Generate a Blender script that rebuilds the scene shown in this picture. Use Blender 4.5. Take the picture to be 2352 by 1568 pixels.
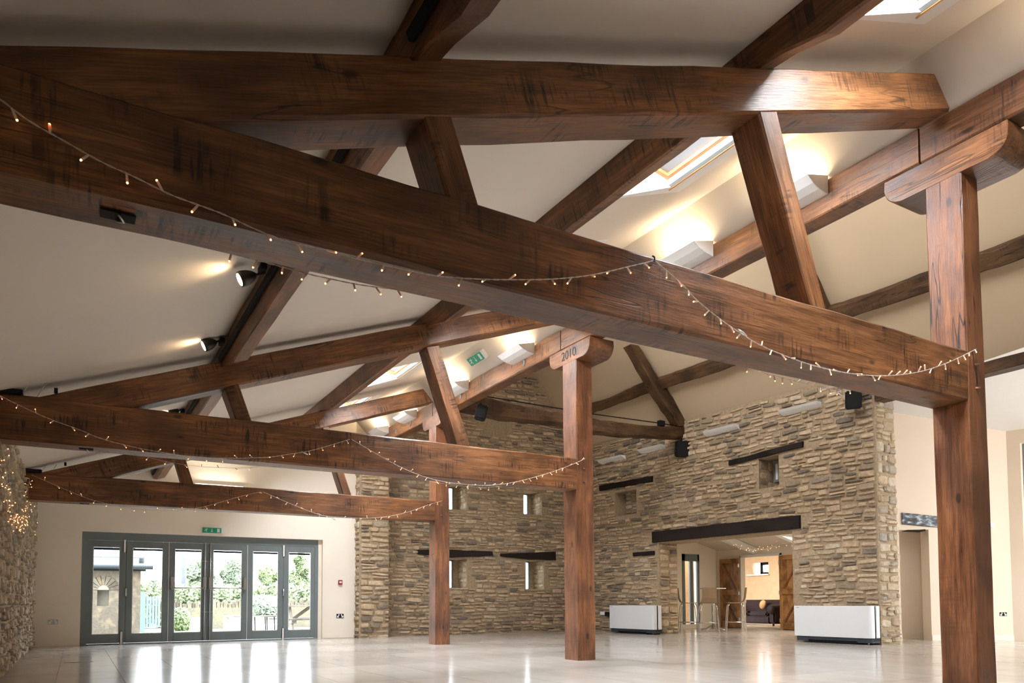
import bpy, bmesh, math, random
from mathutils import Vector, Matrix
for o in list(bpy.data.objects): bpy.data.objects.remove(o)
SC = bpy.context.scene; COL = SC.collection
R = random.Random(7)

# ---------------------------------------------------------------- camera
F, YAW, PITCH, ROLL, PY = 1711.954, 0.529062, 0.0497680, -0.0048277, 1295.78
CAM = Vector((0, 0, 0.78))
_cy, _sy, _cp, _sp = math.cos(YAW), math.sin(YAW), math.cos(PITCH), math.sin(PITCH)
FW = Vector((_sy*_cp, _cy*_cp, _sp)); _r = Vector((_cy, -_sy, 0)); _u = _r.cross(FW)
RT = math.cos(ROLL)*_r + math.sin(ROLL)*_u; UP = -math.sin(ROLL)*_r + math.cos(ROLL)*_u
cd = bpy.data.cameras.new('camera'); cam = bpy.data.objects.new('camera', cd); COL.objects.link(cam)
cam.matrix_world = Matrix(((RT.x, UP.x, -FW.x, CAM.x), (RT.y, UP.y, -FW.y, CAM.y), (RT.z, UP.z, -FW.z, CAM.z), (0, 0, 0, 1)))
cd.sensor_width = 36; cd.lens = F/2352*36; cd.shift_y = (PY-784)/2352; cd.clip_end = 400
SC.camera = cam

def at(px, py, ax, val):                 # the point of the place seen at a pixel, on the plane ax = val
    v = RT*((px-1176)/F) - UP*((py-PY)/F) + FW; i = 'XYZ'.index(ax)
    return CAM + v*((val-CAM[i])/v[i])
def atp(px, py, n, c):                   # the same on the plane n.p = c
    v = RT*((px-1176)/F) - UP*((py-PY)/F) + FW; n = Vector(n)
    return CAM + v*((c-n.dot(CAM))/n.dot(v))
def proj(p):
    q = Vector(p)-CAM; z = q.dot(FW)
    return (1176+F*q.dot(RT)/z, PY-F*q.dot(UP)/z, z) if z > .1 else (-9e3, -9e3, z)

# ---------------------------------------------------------------- world, sun, exposure
SC.view_settings.view_transform = 'Standard'; SC.view_settings.look = 'None'
SC.view_settings.gamma = 1; SC.view_settings.exposure = 1.95; SC.view_settings.use_curve_mapping = False
w = bpy.data.worlds.new('sky'); SC.world = w; w.use_nodes = True
wn = w.node_tree.nodes; wl = w.node_tree.links; bg = wn['Background']
sky = wn.new('ShaderNodeTexSky'); sky.sky_type = 'HOSEK_WILKIE'; sky.turbidity = 6; sky.ground_albedo = .5
sky.sun_direction = (-.5, -.35, .75)
mixw = wn.new('ShaderNodeMix'); mixw.data_type = 'RGBA'; mixw.inputs['Factor'].default_value = .8
wl.new(sky.outputs[0], mixw.inputs['A']); mixw.inputs['B'].default_value = (.90, .94, 1, 1)
wl.new(mixw.outputs['Result'], bg.inputs[0]); bg.inputs[1].default_value = 4.0
SC.cycles.sample_clamp_indirect = 4.0
SC.cycles.max_bounces = 8; SC.cycles.diffuse_bounces = 5

def area(name, loc, size, energy, col, direction, shape='RECTANGLE'):
    l = bpy.data.lights.new(name, 'AREA'); l.energy = energy; l.color = col; l.shape = shape
    l.size, l.size_y = size
    o = bpy.data.objects.new(name, l); COL.objects.link(o); o.location = loc
    o.rotation_euler = Vector(direction).to_track_quat('-Z', 'Y').to_euler(); return o

# ---------------------------------------------------------------- materials
def nmat(name, rough=.6, spec=.5, metal=0, col=(.5, .5, .5)):
    m = bpy.data.materials.new(name); m.use_nodes = True; b = m.node_tree.nodes['Principled BSDF']
    b.inputs['Roughness'].default_value = rough; b.inputs['Metallic'].default_value = metal
    b.inputs['Specular IOR Level'].default_value = spec; b.inputs['Base Color'].default_value = (*col, 1)
    return m, m.node_tree.nodes, m.node_tree.links, b
def noise(n, l, scale, detail=4, coords='Object', vec=(1, 1, 1), rough=.5, rnd=0):
    tc = n.new('ShaderNodeTexCoord'); mp = n.new('ShaderNodeMapping'); mp.inputs['Scale'].default_value = vec
    src = tc.outputs[coords]
    if rnd:
        oi = n.new('ShaderNodeObjectInfo'); ad = n.new('ShaderNodeVectorMath'); ad.operation = 'SCALE'
        cv = n.new('ShaderNodeCombineXYZ')
        for k in 'XYZ': l.new(oi.outputs['Random'], cv.inputs[k])
        l.new(cv.outputs[0], ad.inputs[0]); ad.inputs['Scale'].default_value = rnd
        a2 = n.new('ShaderNodeVectorMath'); a2.operation = 'ADD'; l.new(src, a2.inputs[0]); l.new(ad.outputs[0], a2.inputs[1]); src = a2.outputs[0]
    l.new(src, mp.inputs[0])
    t = n.new('ShaderNodeTexNoise'); t.inputs['Scale'].default_value = scale; t.inputs['Detail'].default_value = detail
    t.inputs['Roughness'].default_value = rough; l.new(mp.outputs[0], t.inputs[0]); return t
def ramp(n, l, fac, stops, const=False):
    r = n.new('ShaderNodeValToRGB'); e = r.color_ramp.elements
    if const: r.color_ramp.interpolation = 'CONSTANT'
    while len(e) < len(stops): e.new(.5)
    for x, (p, c) in zip(e, stops): x.position = p; x.color = (*c, 1)
    l.new(fac, r.inputs[0]); return r
def mix(n, l, f, a, b, mode='MIX'):
    m = n.new('ShaderNodeMix'); m.data_type = 'RGBA'; m.blend_type = mode
    for s, v in (('Factor', f), ('A', a), ('B', b)):
        i = [q for q in m.inputs if q.name == s and (q.type == ('VALUE' if s == 'Factor' else 'RGBA'))][0]
        if hasattr(v, 'is_linked'): l.new(v, i)
        else: i.default_value = v if s == 'Factor' else (*v, 1)
    return [q for q in m.outputs if q.type == 'RGBA'][0]
def bump(n, l, b, h, strength=.3, dist=.01):
    k = n.new('ShaderNodeBump'); k.inputs['Strength'].default_value = strength; k.inputs['Distance'].default_value = dist
    l.new(h, k.inputs['Height']); l.new(k.outputs[0], b.inputs['Normal'])

def plain(name, col, rough=.6, metal=0, spec=.5, var=.06, scale=6, bmp=0):
    m, n, l, b = nmat(name, rough, spec, metal)
    t = noise(n, l, scale); c = ramp(n, l, t.outputs[0], [(.3, [x*(1-var) for x in col]), (.7, [min(1, x*(1+var)) for x in col])])
    l.new(c.outputs[0], b.inputs['Base Color'])
    if bmp: bump(n, l, b, t.outputs[0], bmp, .003)
    return m
def wood(name, dark, mid, light, rough=.42, spec=.5, crackw=.5, saw=.35):
    m, n, l, b = nmat(name, rough, spec)
    g = noise(n, l, 3.2, 7, vec=(.5, 7, 7), rough=.65, rnd=13)
    fine = noise(n, l, 14, 5, vec=(.35, 9, 9), rough=.7, rnd=9)
    bl = noise(n, l, 2.1, 3, vec=(.8, 1.6, 1.6), rnd=17)
    base = ramp(n, l, g.outputs[0], [(.25, dark), (.5, mid), (.75, light)])
    c1 = mix(n, l, .35, base.outputs[0], ramp(n, l, fine.outputs[0], [(.35, dark), (.6, light)]).outputs[0])
    br = ramp(n, l, bl.outputs[0], [(.42, (1, 1, 1)), (.62, (.36, .32, .30))])
    c2 = mix(n, l, .8, c1, br.outputs[0], 'MULTIPLY')
    # band-saw marks across the grain, patchy
    sm = noise(n, l, 9, 5, vec=(5, .5, .5), rnd=5); sp = noise(n, l, 2.6, 2, vec=(1, 2, 2), rnd=21)
    sr = ramp(n, l, sm.outputs[0], [(.5, (0, 0, 0)), (.62, (1, 1, 1))]); sq = ramp(n, l, sp.outputs[0], [(.5, (0, 0, 0)), (.64, (1, 1, 1))])
    mm = n.new('ShaderNodeMath'); mm.operation = 'MULTIPLY'; l.new(sr.outputs[0], mm.inputs[0]); l.new(sq.outputs[0], mm.inputs[1])
    mk = n.new('ShaderNodeMath'); mk.operation = 'MULTIPLY'; l.new(mm.outputs[0], mk.inputs[0]); mk.inputs[1].default_value = saw*2.5
    c3 = mix(n, l, mk.outputs[0], c2, [x*.35 for x in dark])
    # drying checks: long thin dark lines
    ck = noise(n, l, 1.7, 3, vec=(.22, 3.1, 3.1), rough=.55, rnd=31)
    sb = n.new('ShaderNodeMath'); sb.operation = 'SUBTRACT'; l.new(ck.outputs[0], sb.inputs[0]); sb.inputs[1].default_value = .57
    ab = n.new('ShaderNodeMath'); ab.operation = 'ABSOLUTE'; l.new(sb.outputs[0], ab.inputs[0])
    cr = ramp(n, l, ab.outputs[0], [(.0, (1, 1, 1)), (.007, (0, 0, 0))])
    gate = ramp(n, l, noise(n, l, .9, 2, vec=(1, 1, 1), rnd=8).outputs[0], [(.47, (0, 0, 0)), (.53, (1, 1, 1))])
    m2 = n.new('ShaderNodeMath'); m2.operation = 'MULTIPLY'; l.new(cr.outputs[0], m2.inputs[0]); l.new(gate.outputs[0], m2.inputs[1])
    m3 = n.new('ShaderNodeMath'); m3.operation = 'MULTIPLY'; l.new(m2.outputs[0], m3.inputs[0]); m3.inputs[1].default_value = crackw*1.6; m3.use_clamp = True
    c4 = mix(n, l, m3.outputs[0], c3, (.006, .004, .003))
    # knots
    tc = n.new('ShaderNodeTexCoord'); mp = n.new('ShaderNodeMapping'); mp.inputs['Scale'].default_value = (1, 2.2, 2.2)
    vo = n.new('ShaderNodeTexVoronoi'); vo.inputs['Scale'].default_value = 1.5; l.new(tc.outputs['Object'], mp.inputs[0]); l.new(mp.outputs[0], vo.inputs[0])
    kr = ramp(n, l, vo.outputs['Distance'], [(.0, (1, 1, 1)), (.055, (.7, .7, .7)), (.085, (0, 0, 0))])
    c5 = mix(n, l, kr.outputs[0], c4, [x*.22 for x in dark])
    l.new(c5, b.inputs['Base Color'])
    hh = n.new('ShaderNodeMath'); hh.operation = 'SUBTRACT'; l.new(fine.outputs[0], hh.inputs[0]); l.new(m3.outputs[0], hh.inputs[1])
    bump(n, l, b, hh.outputs[0], .35, .008)
    rr = ramp(n, l, g.outputs[0], [(.3, (rough-.1,)*3), (.7, (rough+.15,)*3)]); l.new(rr.outputs[0], b.inputs['Roughness'])
    return m
W_OAK = wood('stained_oak', (.030, .010, .004), (.150, .056, .018), (.40, .172, .058), .42)
W_POST = wood('reddish_oak_post', (.045, .014, .006), (.18, .062, .022), (.40, .165, .062), .36, .5, .7, .07)
W_OLD = wood('old_barn_timber', (.030, .014, .006), (.085, .042, .017), (.17, .09, .036), .75, .3, .7, .2)
W_DARK = wood('dark_stained_lintel', (.006, .003, .0022), (.014, .007, .005), (.026, .014, .009), .6, .3, .6, .2)
W_DOOR = wood('light_oak_joinery', (.22, .10, .035), (.36, .18, .065), (.48, .26, .10), .45, .4, .1, .05)
W_PALE = wood('weathered_garden_wood', (.22, .20, .18), (.3, .28, .26), (.38, .36, .33), .7, .3, .3, .1)
W_PINE = plain('pine_window_frame', (.42, .20, .07), .5)

def stone(name, stops, mort=False):
    m, n, l, b = nmat(name, .88, .25)
    oi = n.new('ShaderNodeObjectInfo'); ge = n.new('ShaderNodeNewGeometry')
    ad = n.new('ShaderNodeMath'); l.new(oi.outputs['Random'], ad.inputs[0]); l.new(ge.outputs['Random Per Island'], ad.inputs[1])
    fr = n.new('ShaderNodeMath'); fr.operation = 'FRACT'; l.new(ad.outputs[0], fr.inputs[0])
    base = ramp(n, l, fr.outputs[0], stops)
    tc = n.new('ShaderNodeTexCoord')
    t = n.new('ShaderNodeTexNoise'); t.inputs['Scale'].default_value = 16; t.inputs['Detail'].default_value = 8; t.inputs['Roughness'].default_value = .7
    l.new(ge.outputs['Position'], t.inputs[0])
    t2 = n.new('ShaderNodeTexNoise'); t2.inputs['Scale'].default_value = 5; t2.inputs['Detail'].default_value = 4; l.new(ge.outputs['Position'], t2.inputs[0])
    v = ramp(n, l, t.outputs[0], [(.3, (.62, .60, .58)), (.7, (1.25, 1.22, 1.18))])
    c = mix(n, l, .8, base.outputs[0], v.outputs[0], 'MULTIPLY')
    c = mix(n, l, ramp(n, l, t2.outputs[0], [(.5, (0, 0, 0)), (.72, (.55,)*3)]).outputs[0], c, (.36, .27, .17))
    l.new(c, b.inputs['Base Color']); bump(n, l, b, t.outputs[0], .75, .02); return m
ST = stone('rubble_limestone', [(0, (.50, .37, .24)), (.18, (.62, .49, .34)), (.34, (.44, .335, .225)), (.52, (.55, .43, .30)), (.70, (.24, .20, .15)), (.78, (.62, .52, .38)), (.86, (.16, .135, .115)), (.93, (.23, .19, .15))])
ST_L = stone('pale_quoin_stone', [(0, (.46, .38, .27)), (.3, (.54, .47, .36)), (.55, (.40, .31, .2)), (.75, (.34, .31, .27)), (.9, (.50, .40, .27))])
def mortar(name, col):
    m, n, l, b = nmat(name, .95, .1)
    ge = n.new('ShaderNodeNewGeometry'); t = n.new('ShaderNodeTexNoise'); t.inputs['Scale'].default_value = 22; t.inputs['Detail'].default_value = 6
    l.new(ge.outputs['Position'], t.inputs[0])
    c = ramp(n, l, t.outputs[0], [(.3, [x*.75 for x in col]), (.7, [x*1.15 for x in col])]); l.new(c.outputs[0], b.inputs['Base Color'])
    bump(n, l, b, t.outputs[0], .5, .01); return m
MO = mortar('lime_mortar', (.37, .28, .18)); MO_L = mortar('pale_mortar', (.42, .33, .22))
PLA = plain('cream_plaster', (.84, .765, .65), .9, spec=.2, var=.02, scale=1.5)
CEIL = plain('ceiling_plaster', (.70, .63, .545), .9, spec=.2, var=.02, scale=1.2)
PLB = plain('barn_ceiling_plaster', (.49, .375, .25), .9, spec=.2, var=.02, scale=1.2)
SASH = plain('grey_sash', (.30, .32, .33), .4); BLINDW = plain('pale_blue_grey_blind', (.45, .52, .54), .5)
WHITE = plain('white_paint', (.80, .80, .78), .6, var=.01)
GREYF = plain('grey_painted_frame', (.165, .195, .20), .45, var=.03)
STEEL = plain('brushed_steel', (.55, .56, .56), .3, metal=.9, var=.05)
CHROME = plain('chrome', (.7, .7, .72), .15, metal=1, var=.02)
BLACK = plain('black_plastic', (.010, .010, .010), .7, spec=.2, var=.1)
BRONZE = plain('dark_bronze_metal', (.045, .038, .030), .35, metal=.6, var=.1)
UNITW = plain('white_enamel', (.72, .74, .75), .35, var=.01)
UNITB = plain('charcoal_base', (.025, .035, .045), .5, var=.1)
GREEN = plain('exit_sign_green', (.0, .30, .16), .4, var=.02)
RED = plain('red_plastic', (.30, .02, .02), .4, var=.04)
LEATHER = plain('dark_leather', (.022, .010, .009), .6, spec=.15, var=.2, scale=9, bmp=.3)
CUSH = plain('tan_cushion_cloth', (.45, .24, .10), .9, var=.1)
TANSEAT = plain('tan_plywood_seat', (.36, .25, .14), .5, var=.06)
PINK = plain('pale_grey_cable', (.62, .58, .52), .4, var=.05)
GLASST = plain('glossy_tape', (.75, .78, .8), .12, metal=.5, var=.05)
SLATE = plain('blue_grey_slate', (.085, .10, .115), .6, var=.15, scale=3)
LEAF = plain('pale_green_leaf', (.26, .32, .17), .6, var=.45, scale=2)
LEAF2 = plain('grey_green_leaf', (.30, .36, .25), .6, var=.4, scale=2)
LEAFW = plain('silver_shrub_leaf', (.52, .62, .50), .6, var=.3, scale=3)
BARK = plain('grey_bark', (.40, .36, .30), .9, var=.2)
GATE = plain('blue_grey_painted_boards', (.26, .36, .40), .6, var=.05)
PAVE = plain('pale_paving', (.25, .24, .22), .9, var=.08, scale=2)
GRASS = plain('pale_grass', (.40, .46, .26), .9, var=.3, scale=2)
BRICK = stone('pale_brick', [(0, (.19, .11, .08)), (.4, (.23, .15, .115)), (.7, (.14, .08, .06)), (.9, (.25, .20, .16))])
STX = stone('pale_garden_stone', [(0, (.13, .115, .09)), (.4, (.19, .17, .135)), (.7, (.085, .073, .056)), (.9, (.22, .20, .165))])
def glass(name):
    m = bpy.data.materials.new(name); m.use_nodes = True; n = m.node_tree.nodes; l = m.node_tree.links
    n.remove(n['Principled BSDF']); out = n['Material Output']
    tr = n.new('ShaderNodeBsdfTransparent'); tr.inputs[0].default_value = (.96, .98, .98, 1)
    gl = n.new('ShaderNodeBsdfGlossy'); gl.inputs['Roughness'].default_value = .02
    mx = n.new('ShaderNodeMixShader'); fz = n.new('ShaderNodeFresnel'); fz.inputs[0].default_value = 1.25
    l.new(fz.outputs[0], mx.inputs[0]); l.new(tr.outputs[0], mx.inputs[1]); l.new(gl.outputs[0], mx.inputs[2]); l.new(mx.outputs[0], out.inputs[0])
    return m
GL = glass('window_glass')
def emis(name, col, s, sampling=True):
    m, n, l, b = nmat(name, .5, .3, 0, col); b.inputs['Emission Color'].default_value = (*col, 1); b.inputs['Emission Strength'].default_value = s
    if not sampling: m.cycles.emission_sampling = 'NONE'
    return m
E_BULB = emis('fairy_bulb_glow', (1, .42, .12), 2.3, False)
E_SPOT = emis('spot_lens_glow', (1, .72, .42), 9, False)
m, n, l, b = nmat('bulb_sleeve', .35, .5, 0, (.72, .62, .52)); b.inputs['Transmission Weight'].default_value = .25; BULBS = m
m, n, l, b = nmat('polished_stone_tile', .13, .5); FLOORM = m
_t = noise(n, l, 1.3, 5, vec=(1, 1, 1), coords='Object', rnd=0)
_ge = n.new('ShaderNodeNewGeometry'); _t2 = n.new('ShaderNodeTexNoise'); _t2.inputs['Scale'].default_value = 1.1; _t2.inputs['Detail'].default_value = 7; _t2.inputs['Roughness'].default_value = .62
_mp = n.new('ShaderNodeMapping'); _mp.inputs['Scale'].default_value = (2.2, .8, 1); l.new(_ge.outputs['Position'], _mp.inputs[0]); l.new(_mp.outputs[0], _t2.inputs[0])
_oi = n.new('ShaderNodeObjectInfo')
_c = ramp(n, l, _t2.outputs[0], [(.25, (.46, .42, .37)), (.5, (.51, .475, .43)), (.75, (.56, .53, .485))])
_v = ramp(n, l, _oi.outputs['Random'], [(0, (.9, .9, .9)), (1, (1.08, 1.06, 1.04))])
l.new(mix(n, l, .9, _c.outputs[0], _v.outputs[0], 'MULTIPLY'), b.inputs['Base Color'])
_rr = ramp(n, l, _t2.outputs[0], [(.3, (.15,)*3), (.7, (.15,)*3)]); b.inputs['Roughness'].default_value = .16
_t3 = n.new('ShaderNodeTexNoise'); _t3.inputs['Scale'].default_value = 3.5; l.new(_ge.outputs['Position'], _t3.inputs[0]); pass
GROUT = plain('pale_grout', (.62, .59, .53), .8)

# ---------------------------------------------------------------- builders
def world(o):
    return o.matrix_basis if o.parent is None else world(o.parent) @ o.matrix_parent_inverse @ o.matrix_basis
def link(o, parent=None):
    COL.objects.link(o)
    if parent is not None: o.parent = parent; o.matrix_parent_inverse = world(parent).inverted()
    return o
def mesh(name, vs, fs, mat, parent=None, smooth=False, mats=None, mi=None):
    me = bpy.data.meshes.new(name); me.from_pydata([tuple(v) for v in vs], [], fs)
    for m_ in (mats or [mat]): me.materials.append(m_)
    if mi: me.polygons.foreach_set('material_index', mi)
    if smooth: me.polygons.foreach_set('use_smooth', [True]*len(me.polygons))
    me.update(); return link(bpy.data.objects.new(name, me), parent)
def frombm(name, bm, mat, parent=None, smooth=False):
    bmesh.ops.recalc_face_normals(bm, faces=bm.faces)
    me = bpy.data.meshes.new(name); bm.to_mesh(me); bm.free(); me.materials.append(mat)
    if smooth: me.polygons.foreach_set('use_smooth', [True]*len(me.polygons))
    return link(bpy.data.objects.new(name, me), parent)
def bmbox(bm, a, b, M=None):
    a, b = Vector(a), Vector(b); c = (a+b)/2; s = b-a
    r = bmesh.ops.create_cube(bm, size=1, matrix=(M or Matrix()) @ Matrix.Translation(c) @ Matrix.Diagonal((abs(s.x), abs(s.y), abs(s.z), 1)))
    return r['verts']
def boxes(name, lst, mat, parent=None, bev=0, M=None):
    bm = bmesh.new()
    for a, b in lst: bmbox(bm, a, b, M)
    if bev: bmesh.ops.bevel(bm, geom=bm.edges[:], offset=bev, segments=2, affect='EDGES', clamp_overlap=True)
    return frombm(name, bm, mat, parent)
def box(name, a, b, mat, parent=None, bev=0, M=None): return boxes(name, [(a, b)], mat, parent, bev, M)
def prism(name, pts, vec, mat, parent=None, bev=0):
    bm = bmesh.new(); vec = Vector(vec); v0 = [bm.verts.new(p) for p in pts]; v1 = [bm.verts.new(Vector(p)+vec) for p in pts]
    bm.faces.new(v0); bm.faces.new(v1[::-1]); k = len(pts)
    for i in range(k): bm.faces.new((v0[i], v0[(i+1) % k], v1[(i+1) % k], v1[i]))
    if bev: bmesh.ops.bevel(bm, geom=bm.edges[:], offset=bev, segments=1, affect='EDGES', clamp_overlap=True)
    return frombm(name, bm, mat, parent)
def tubedata(pts, r, seg=6, closed=False):
    vs, fs = [], []; pts = [Vector(p) for p in pts]; n_ = len(pts)
    for i, p in enumerate(pts):
        d = (pts[min(i+1, n_-1)]-pts[max(i-1, 0)]).normalized(); a = d.cross(Vector((0, 0, 1)))
        if a.length < .01: a = d.cross(Vector((1, 0, 0)))
        a.normalize(); b_ = d.cross(a); rr = r[i] if isinstance(r, (list, tuple)) else r
        for k in range(seg): t_ = 2*math.pi*k/seg; vs.append(p+a*math.cos(t_)*rr+b_*math.sin(t_)*rr)
    for i in range(n_-1):
        for k in range(seg): fs.append((i*seg+k, i*seg+(k+1) % seg, (i+1)*seg+(k+1) % seg, (i+1)*seg+k))
    fs.append(tuple(range(seg))[::-1]); fs.append(tuple((n_-1)*seg+k for k in range(seg)))
    return vs, fs
def tube(name, pts, r, mat, parent=None, seg=8): v, f = tubedata(pts, r, seg); return mesh(name, v, f, mat, parent, True)
def tubes(name, lst, mat, parent=None, seg=6):
    V, Fs = [], []
    for pts, r in lst:
        v, f = tubedata(pts, r, seg); k = len(V); V += v; Fs += [tuple(i+k for i in q) for q in f]
    return mesh(name, V, Fs, mat, parent, True)
def thing(name, label, cat, loc=(0, 0, 0), group=None):
    o = bpy.data.objects.new(name, None); COL.objects.link(o); o.location = loc; o.empty_display_size = .1
    o['label'] = label; o['category'] = cat
    if group: o['group'] = group
    return o
def tag(o, label, cat, group=None):
    o['label'] = label; o['category'] = cat
    if group: o['group'] = group
    return o
def struct(o): o['kind'] = 'structure'; return o
def stuff(o): o['kind'] = 'stuff'; return o
def mid(ps):
    s = Vector((0, 0, 0))
    for p in ps: s += Vector(p)
    return s/len(ps)
def loft(name, secs, mat, parent=None, ch=.012, jit=.0015, step=.3, seed=1):
    """timber through 4-corner sections (front-bottom, front-top, back-top, back-bottom); grain runs along local X"""
    rj = random.Random(seed*91+len(name)); S = [[Vector(p) for p in s] for s in secs]; full = [S[0]]
    for a, b in zip(S, S[1:]):
        L = (mid(b)-mid(a)).length; k = max(1, round(L/step))
        for i in range(1, k+1): full.append([a[j].lerp(b[j], i/k) for j in range(4)])
    X = (mid(full[-1])-mid(full[0])).normalized(); Y = (full[0][3]-full[0][0]); Y = (Y-X*Y.dot(X)).normalized(); Z = X.cross(Y)
    o_ = mid(full[0]); Mx = Matrix((X, Y, Z)).transposed().to_4x4(); Mx.translation = o_; inv = Mx.inverted()
    vs, fs = [], []
    for s in full:
        J = [p+Vector((rj.uniform(-1, 1), rj.uniform(-1, 1), rj.uniform(-1, 1)))*jit for p in s]
        for j in range(4):
            p, a, b = J[j], J[j-1], J[(j+1) % 4]; c_ = ch*rj.uniform(.6, 1.6)
            vs.append(inv @ (p+(a-p).normalized()*c_)); vs.append(inv @ (p+(b-p).normalized()*c_))
    for i in range(len(full)-1):
        for k in range(8): fs.append((i*8+k, i*8+(k+1) % 8, (i+1)*8+(k+1) % 8, (i+1)*8+k))
    fs.append(tuple(range(8))[::-1]); fs.append(tuple((len(full)-1)*8+k for k in range(8)))
    me = bpy.data.meshes.new(name); me.from_pydata(vs, [], fs)
    bm = bmesh.new(); bm.from_mesh(me); bmesh.ops.recalc_face_normals(bm, faces=bm.faces); bm.to_mesh(me); bm.free()
    me.materials.append(mat); o = bpy.data.objects.new(name, me); link(o, parent)
    o.matrix_basis = Mx if parent is None else Mx
    return o
def rectbeam(name, p0, p1, side, upv, mat, parent=None, **k):
    """beam with a rectangular section: p0, p1 = front-bottom corner ends; side = depth vector; upv = height vector"""
    p0, p1, side, upv = map(Vector, (p0, p1, side, upv))
    return loft(name, [[p, p+upv, p+upv+side, p+side] for p in (p0, p1)], mat, parent, **k)

def panel(name, O, U, V, N, us, vs, solid, thick, mat, parent=None):
    """wall slab on O + u U + v V with openings; N points away from the room side"""
    O, U, V, N = map(Vector, (O, U, V, N)); bm = bmesh.new(); c = {}
    def vt(i, j, k):
        if (i, j, k) not in c: c[(i, j, k)] = bm.verts.new(O+U*us[i]+V*vs[j]+N*(thick*k))
        return c[(i, j, k)]
    S = lambda i, j: 0 <= i < len(us)-1 and 0 <= j < len(vs)-1 and solid((us[i]+us[i+1])/2, (vs[j]+vs[j+1])/2)
    for i in range(len(us)-1):
        for j in range(len(vs)-1):
            if not S(i, j): continue
            for k in (0, 1): bm.faces.new((vt(i, j, k), vt(i+1, j, k), vt(i+1, j+1, k), vt(i, j+1, k)))
            for d, e in (((-1, 0), ((i, j), (i, j+1))), ((1, 0), ((i+1, j), (i+1, j+1))), ((0, -1), ((i, j), (i+1, j))), ((0, 1), ((i, j+1), (i+1, j+1)))):
                if not S(i+d[0], j+d[1]): (a, b), (a2, b2) = e; bm.faces.new((vt(a, b, 0), vt(a2, b2, 0), vt(a2, b2, 1), vt(a, b, 1)))
    return frombm(name, bm, mat, parent)

# unit stones: a low pillow of 40 triangles, 14 shapes shared by all
RD = (.2, .6, 1, .4, .9, .3, .8)
def unit_stone(sd):
    q = random.Random(sd); vs, fs = [], []; ring = []
    for x, z in ((.5, .24), (.34, .5), (-.34, .5), (-.5, .24), (-.5, -.24), (-.34, -.5), (.34, -.5), (.5, -.24)):
        rd = RD[sd % len(RD)]
        if abs(x) > .4: z *= q.uniform(.7, 1.2)*(2-rd*.9); x *= q.uniform(.9, 1)
        else: x *= q.uniform(.8, 1.2)*(1.2-rd*.3); z *= q.uniform(.8, 1)
        ring.append((x, z))
    for y, sc_ in ((0, 1), (.6, .95), (1, .76)):
        for x, z in ring: vs.append((x*sc_, y*q.uniform(.82, 1.1), z*sc_))
    vs.append((0, 1.04, 0))
    for r_ in (0, 8):
        for k in range(8): fs.append((r_+k, r_+(k+1) % 8, r_+8+(k+1) % 8, r_+8+k))
    for k in range(8): fs.append((16+k, 16+(k+1) % 8, 24))
    return vs, fs
UST = [unit_stone(s) for s in range(14)]; _um = {}
def umesh(i, mat):
    if (i, mat.name) not in _um:
        me = bpy.data.meshes.new('stone'); me.from_pydata(UST[i][0], [], [f[::-1] for f in UST[i][1]]); me.materials.append(mat)
        bm = bmesh.new(); bm.from_mesh(me); bmesh.ops.recalc_face_normals(bm, faces=bm.faces); bm.to_mesh(me); bm.free(); _um[(i, mat.name)] = me
    return _um[(i, mat.name)]
def stones(parent, O, U, N, u0, u1, z0, z1, ok, mat, seed, hr=(.07, .15), wr=(.14, .42), proud=(.016, .048), limit=300, gap=.02, stag=.014, name='stone'):
    """rubble courses over a wall face; the largest in view are parts, the rest one stuff part"""
    q = random.Random(seed); O, U, N = Vector(O), Vector(U).normalized(), Vector(N).normalized(); Zv = Vector((0, 0, 1)); L = []
    z = z0
    while z < z1:
        h = min(q.uniform(*hr), z1-z)
        if h < .04: break
        u = u0
        while u < u1-.03:
            w_ = min(q.uniform(*wr), u1-u)
            if u1-(u+w_) < wr[0]*.6: w_ = u1-u
            hh = h*q.uniform(.72, 1.14); cz = z+h/2+q.uniform(-stag, stag)+(.02*math.sin(u*1.9+seed)+.012*math.sin(u*5.3+z)) * (stag > 0); cu = u+w_/2
            split = h > .11 and q.random() < .25
            for (c2, h2) in ([(z+h*.25, h/2), (z+h*.75, h/2)] if split else [(cz, hh)]):
                if all(ok(cu+a*w_*.48, c2+b*h2*.48) for a in (-1, 0, 1) for b in (-1, 0, 1)):
                    L.append((cu, c2, w_-gap, h2-gap, q.uniform(*proud), q.randrange(14), q.random() < .5, q.uniform(-.09, .09)))
            u += w_
        z += h
    def size(s):
        x, y, d = proj(O+U*s[0]+Zv*s[1]); f = 1 if (-20 < x < 2372 and -20 < y < 1588) else .01
        vis = abs((O+U*s[0]+Zv*s[1]-CAM).normalized().dot(N)); return f*s[2]*s[3]*vis/max(d, .2)**2
    L.sort(key=size, reverse=True)
    mats = []
    for k, s in enumerate(L):
        M = Matrix((U, N, Zv)).transposed().to_4x4(); M.translation = O+U*s[0]+Zv*s[1]-N*.006
        if U.cross(N).dot(Zv) < 0: pass
        M = M @ Matrix.Rotation(s[7], 4, 'Y') @ Matrix.Diagonal((s[2]*(-1 if s[6] else 1), s[4]+.006, s[3], 1))
        mats.append((M, s[5]))
    for M, i in mats[:limit]:
        o = bpy.data.objects.new(name, umesh(i, mat)); COL.objects.link(o); o.parent = parent; o.matrix_basis = M
    rest = mats[limit:]
    if rest:
        V, Fs = [], []
        for M, i in rest:
            vs, fs = UST[i]; k = len(V); V += [M @ Vector(v) for v in vs]; fl = M.determinant() < 0
            Fs += [tuple((a+k) for a in (f if fl else f[::-1])) for f in fs]
        o = mesh('small_stones', V, Fs, mat, None); o.parent = parent; stuff(o)
    return len(L)

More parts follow.
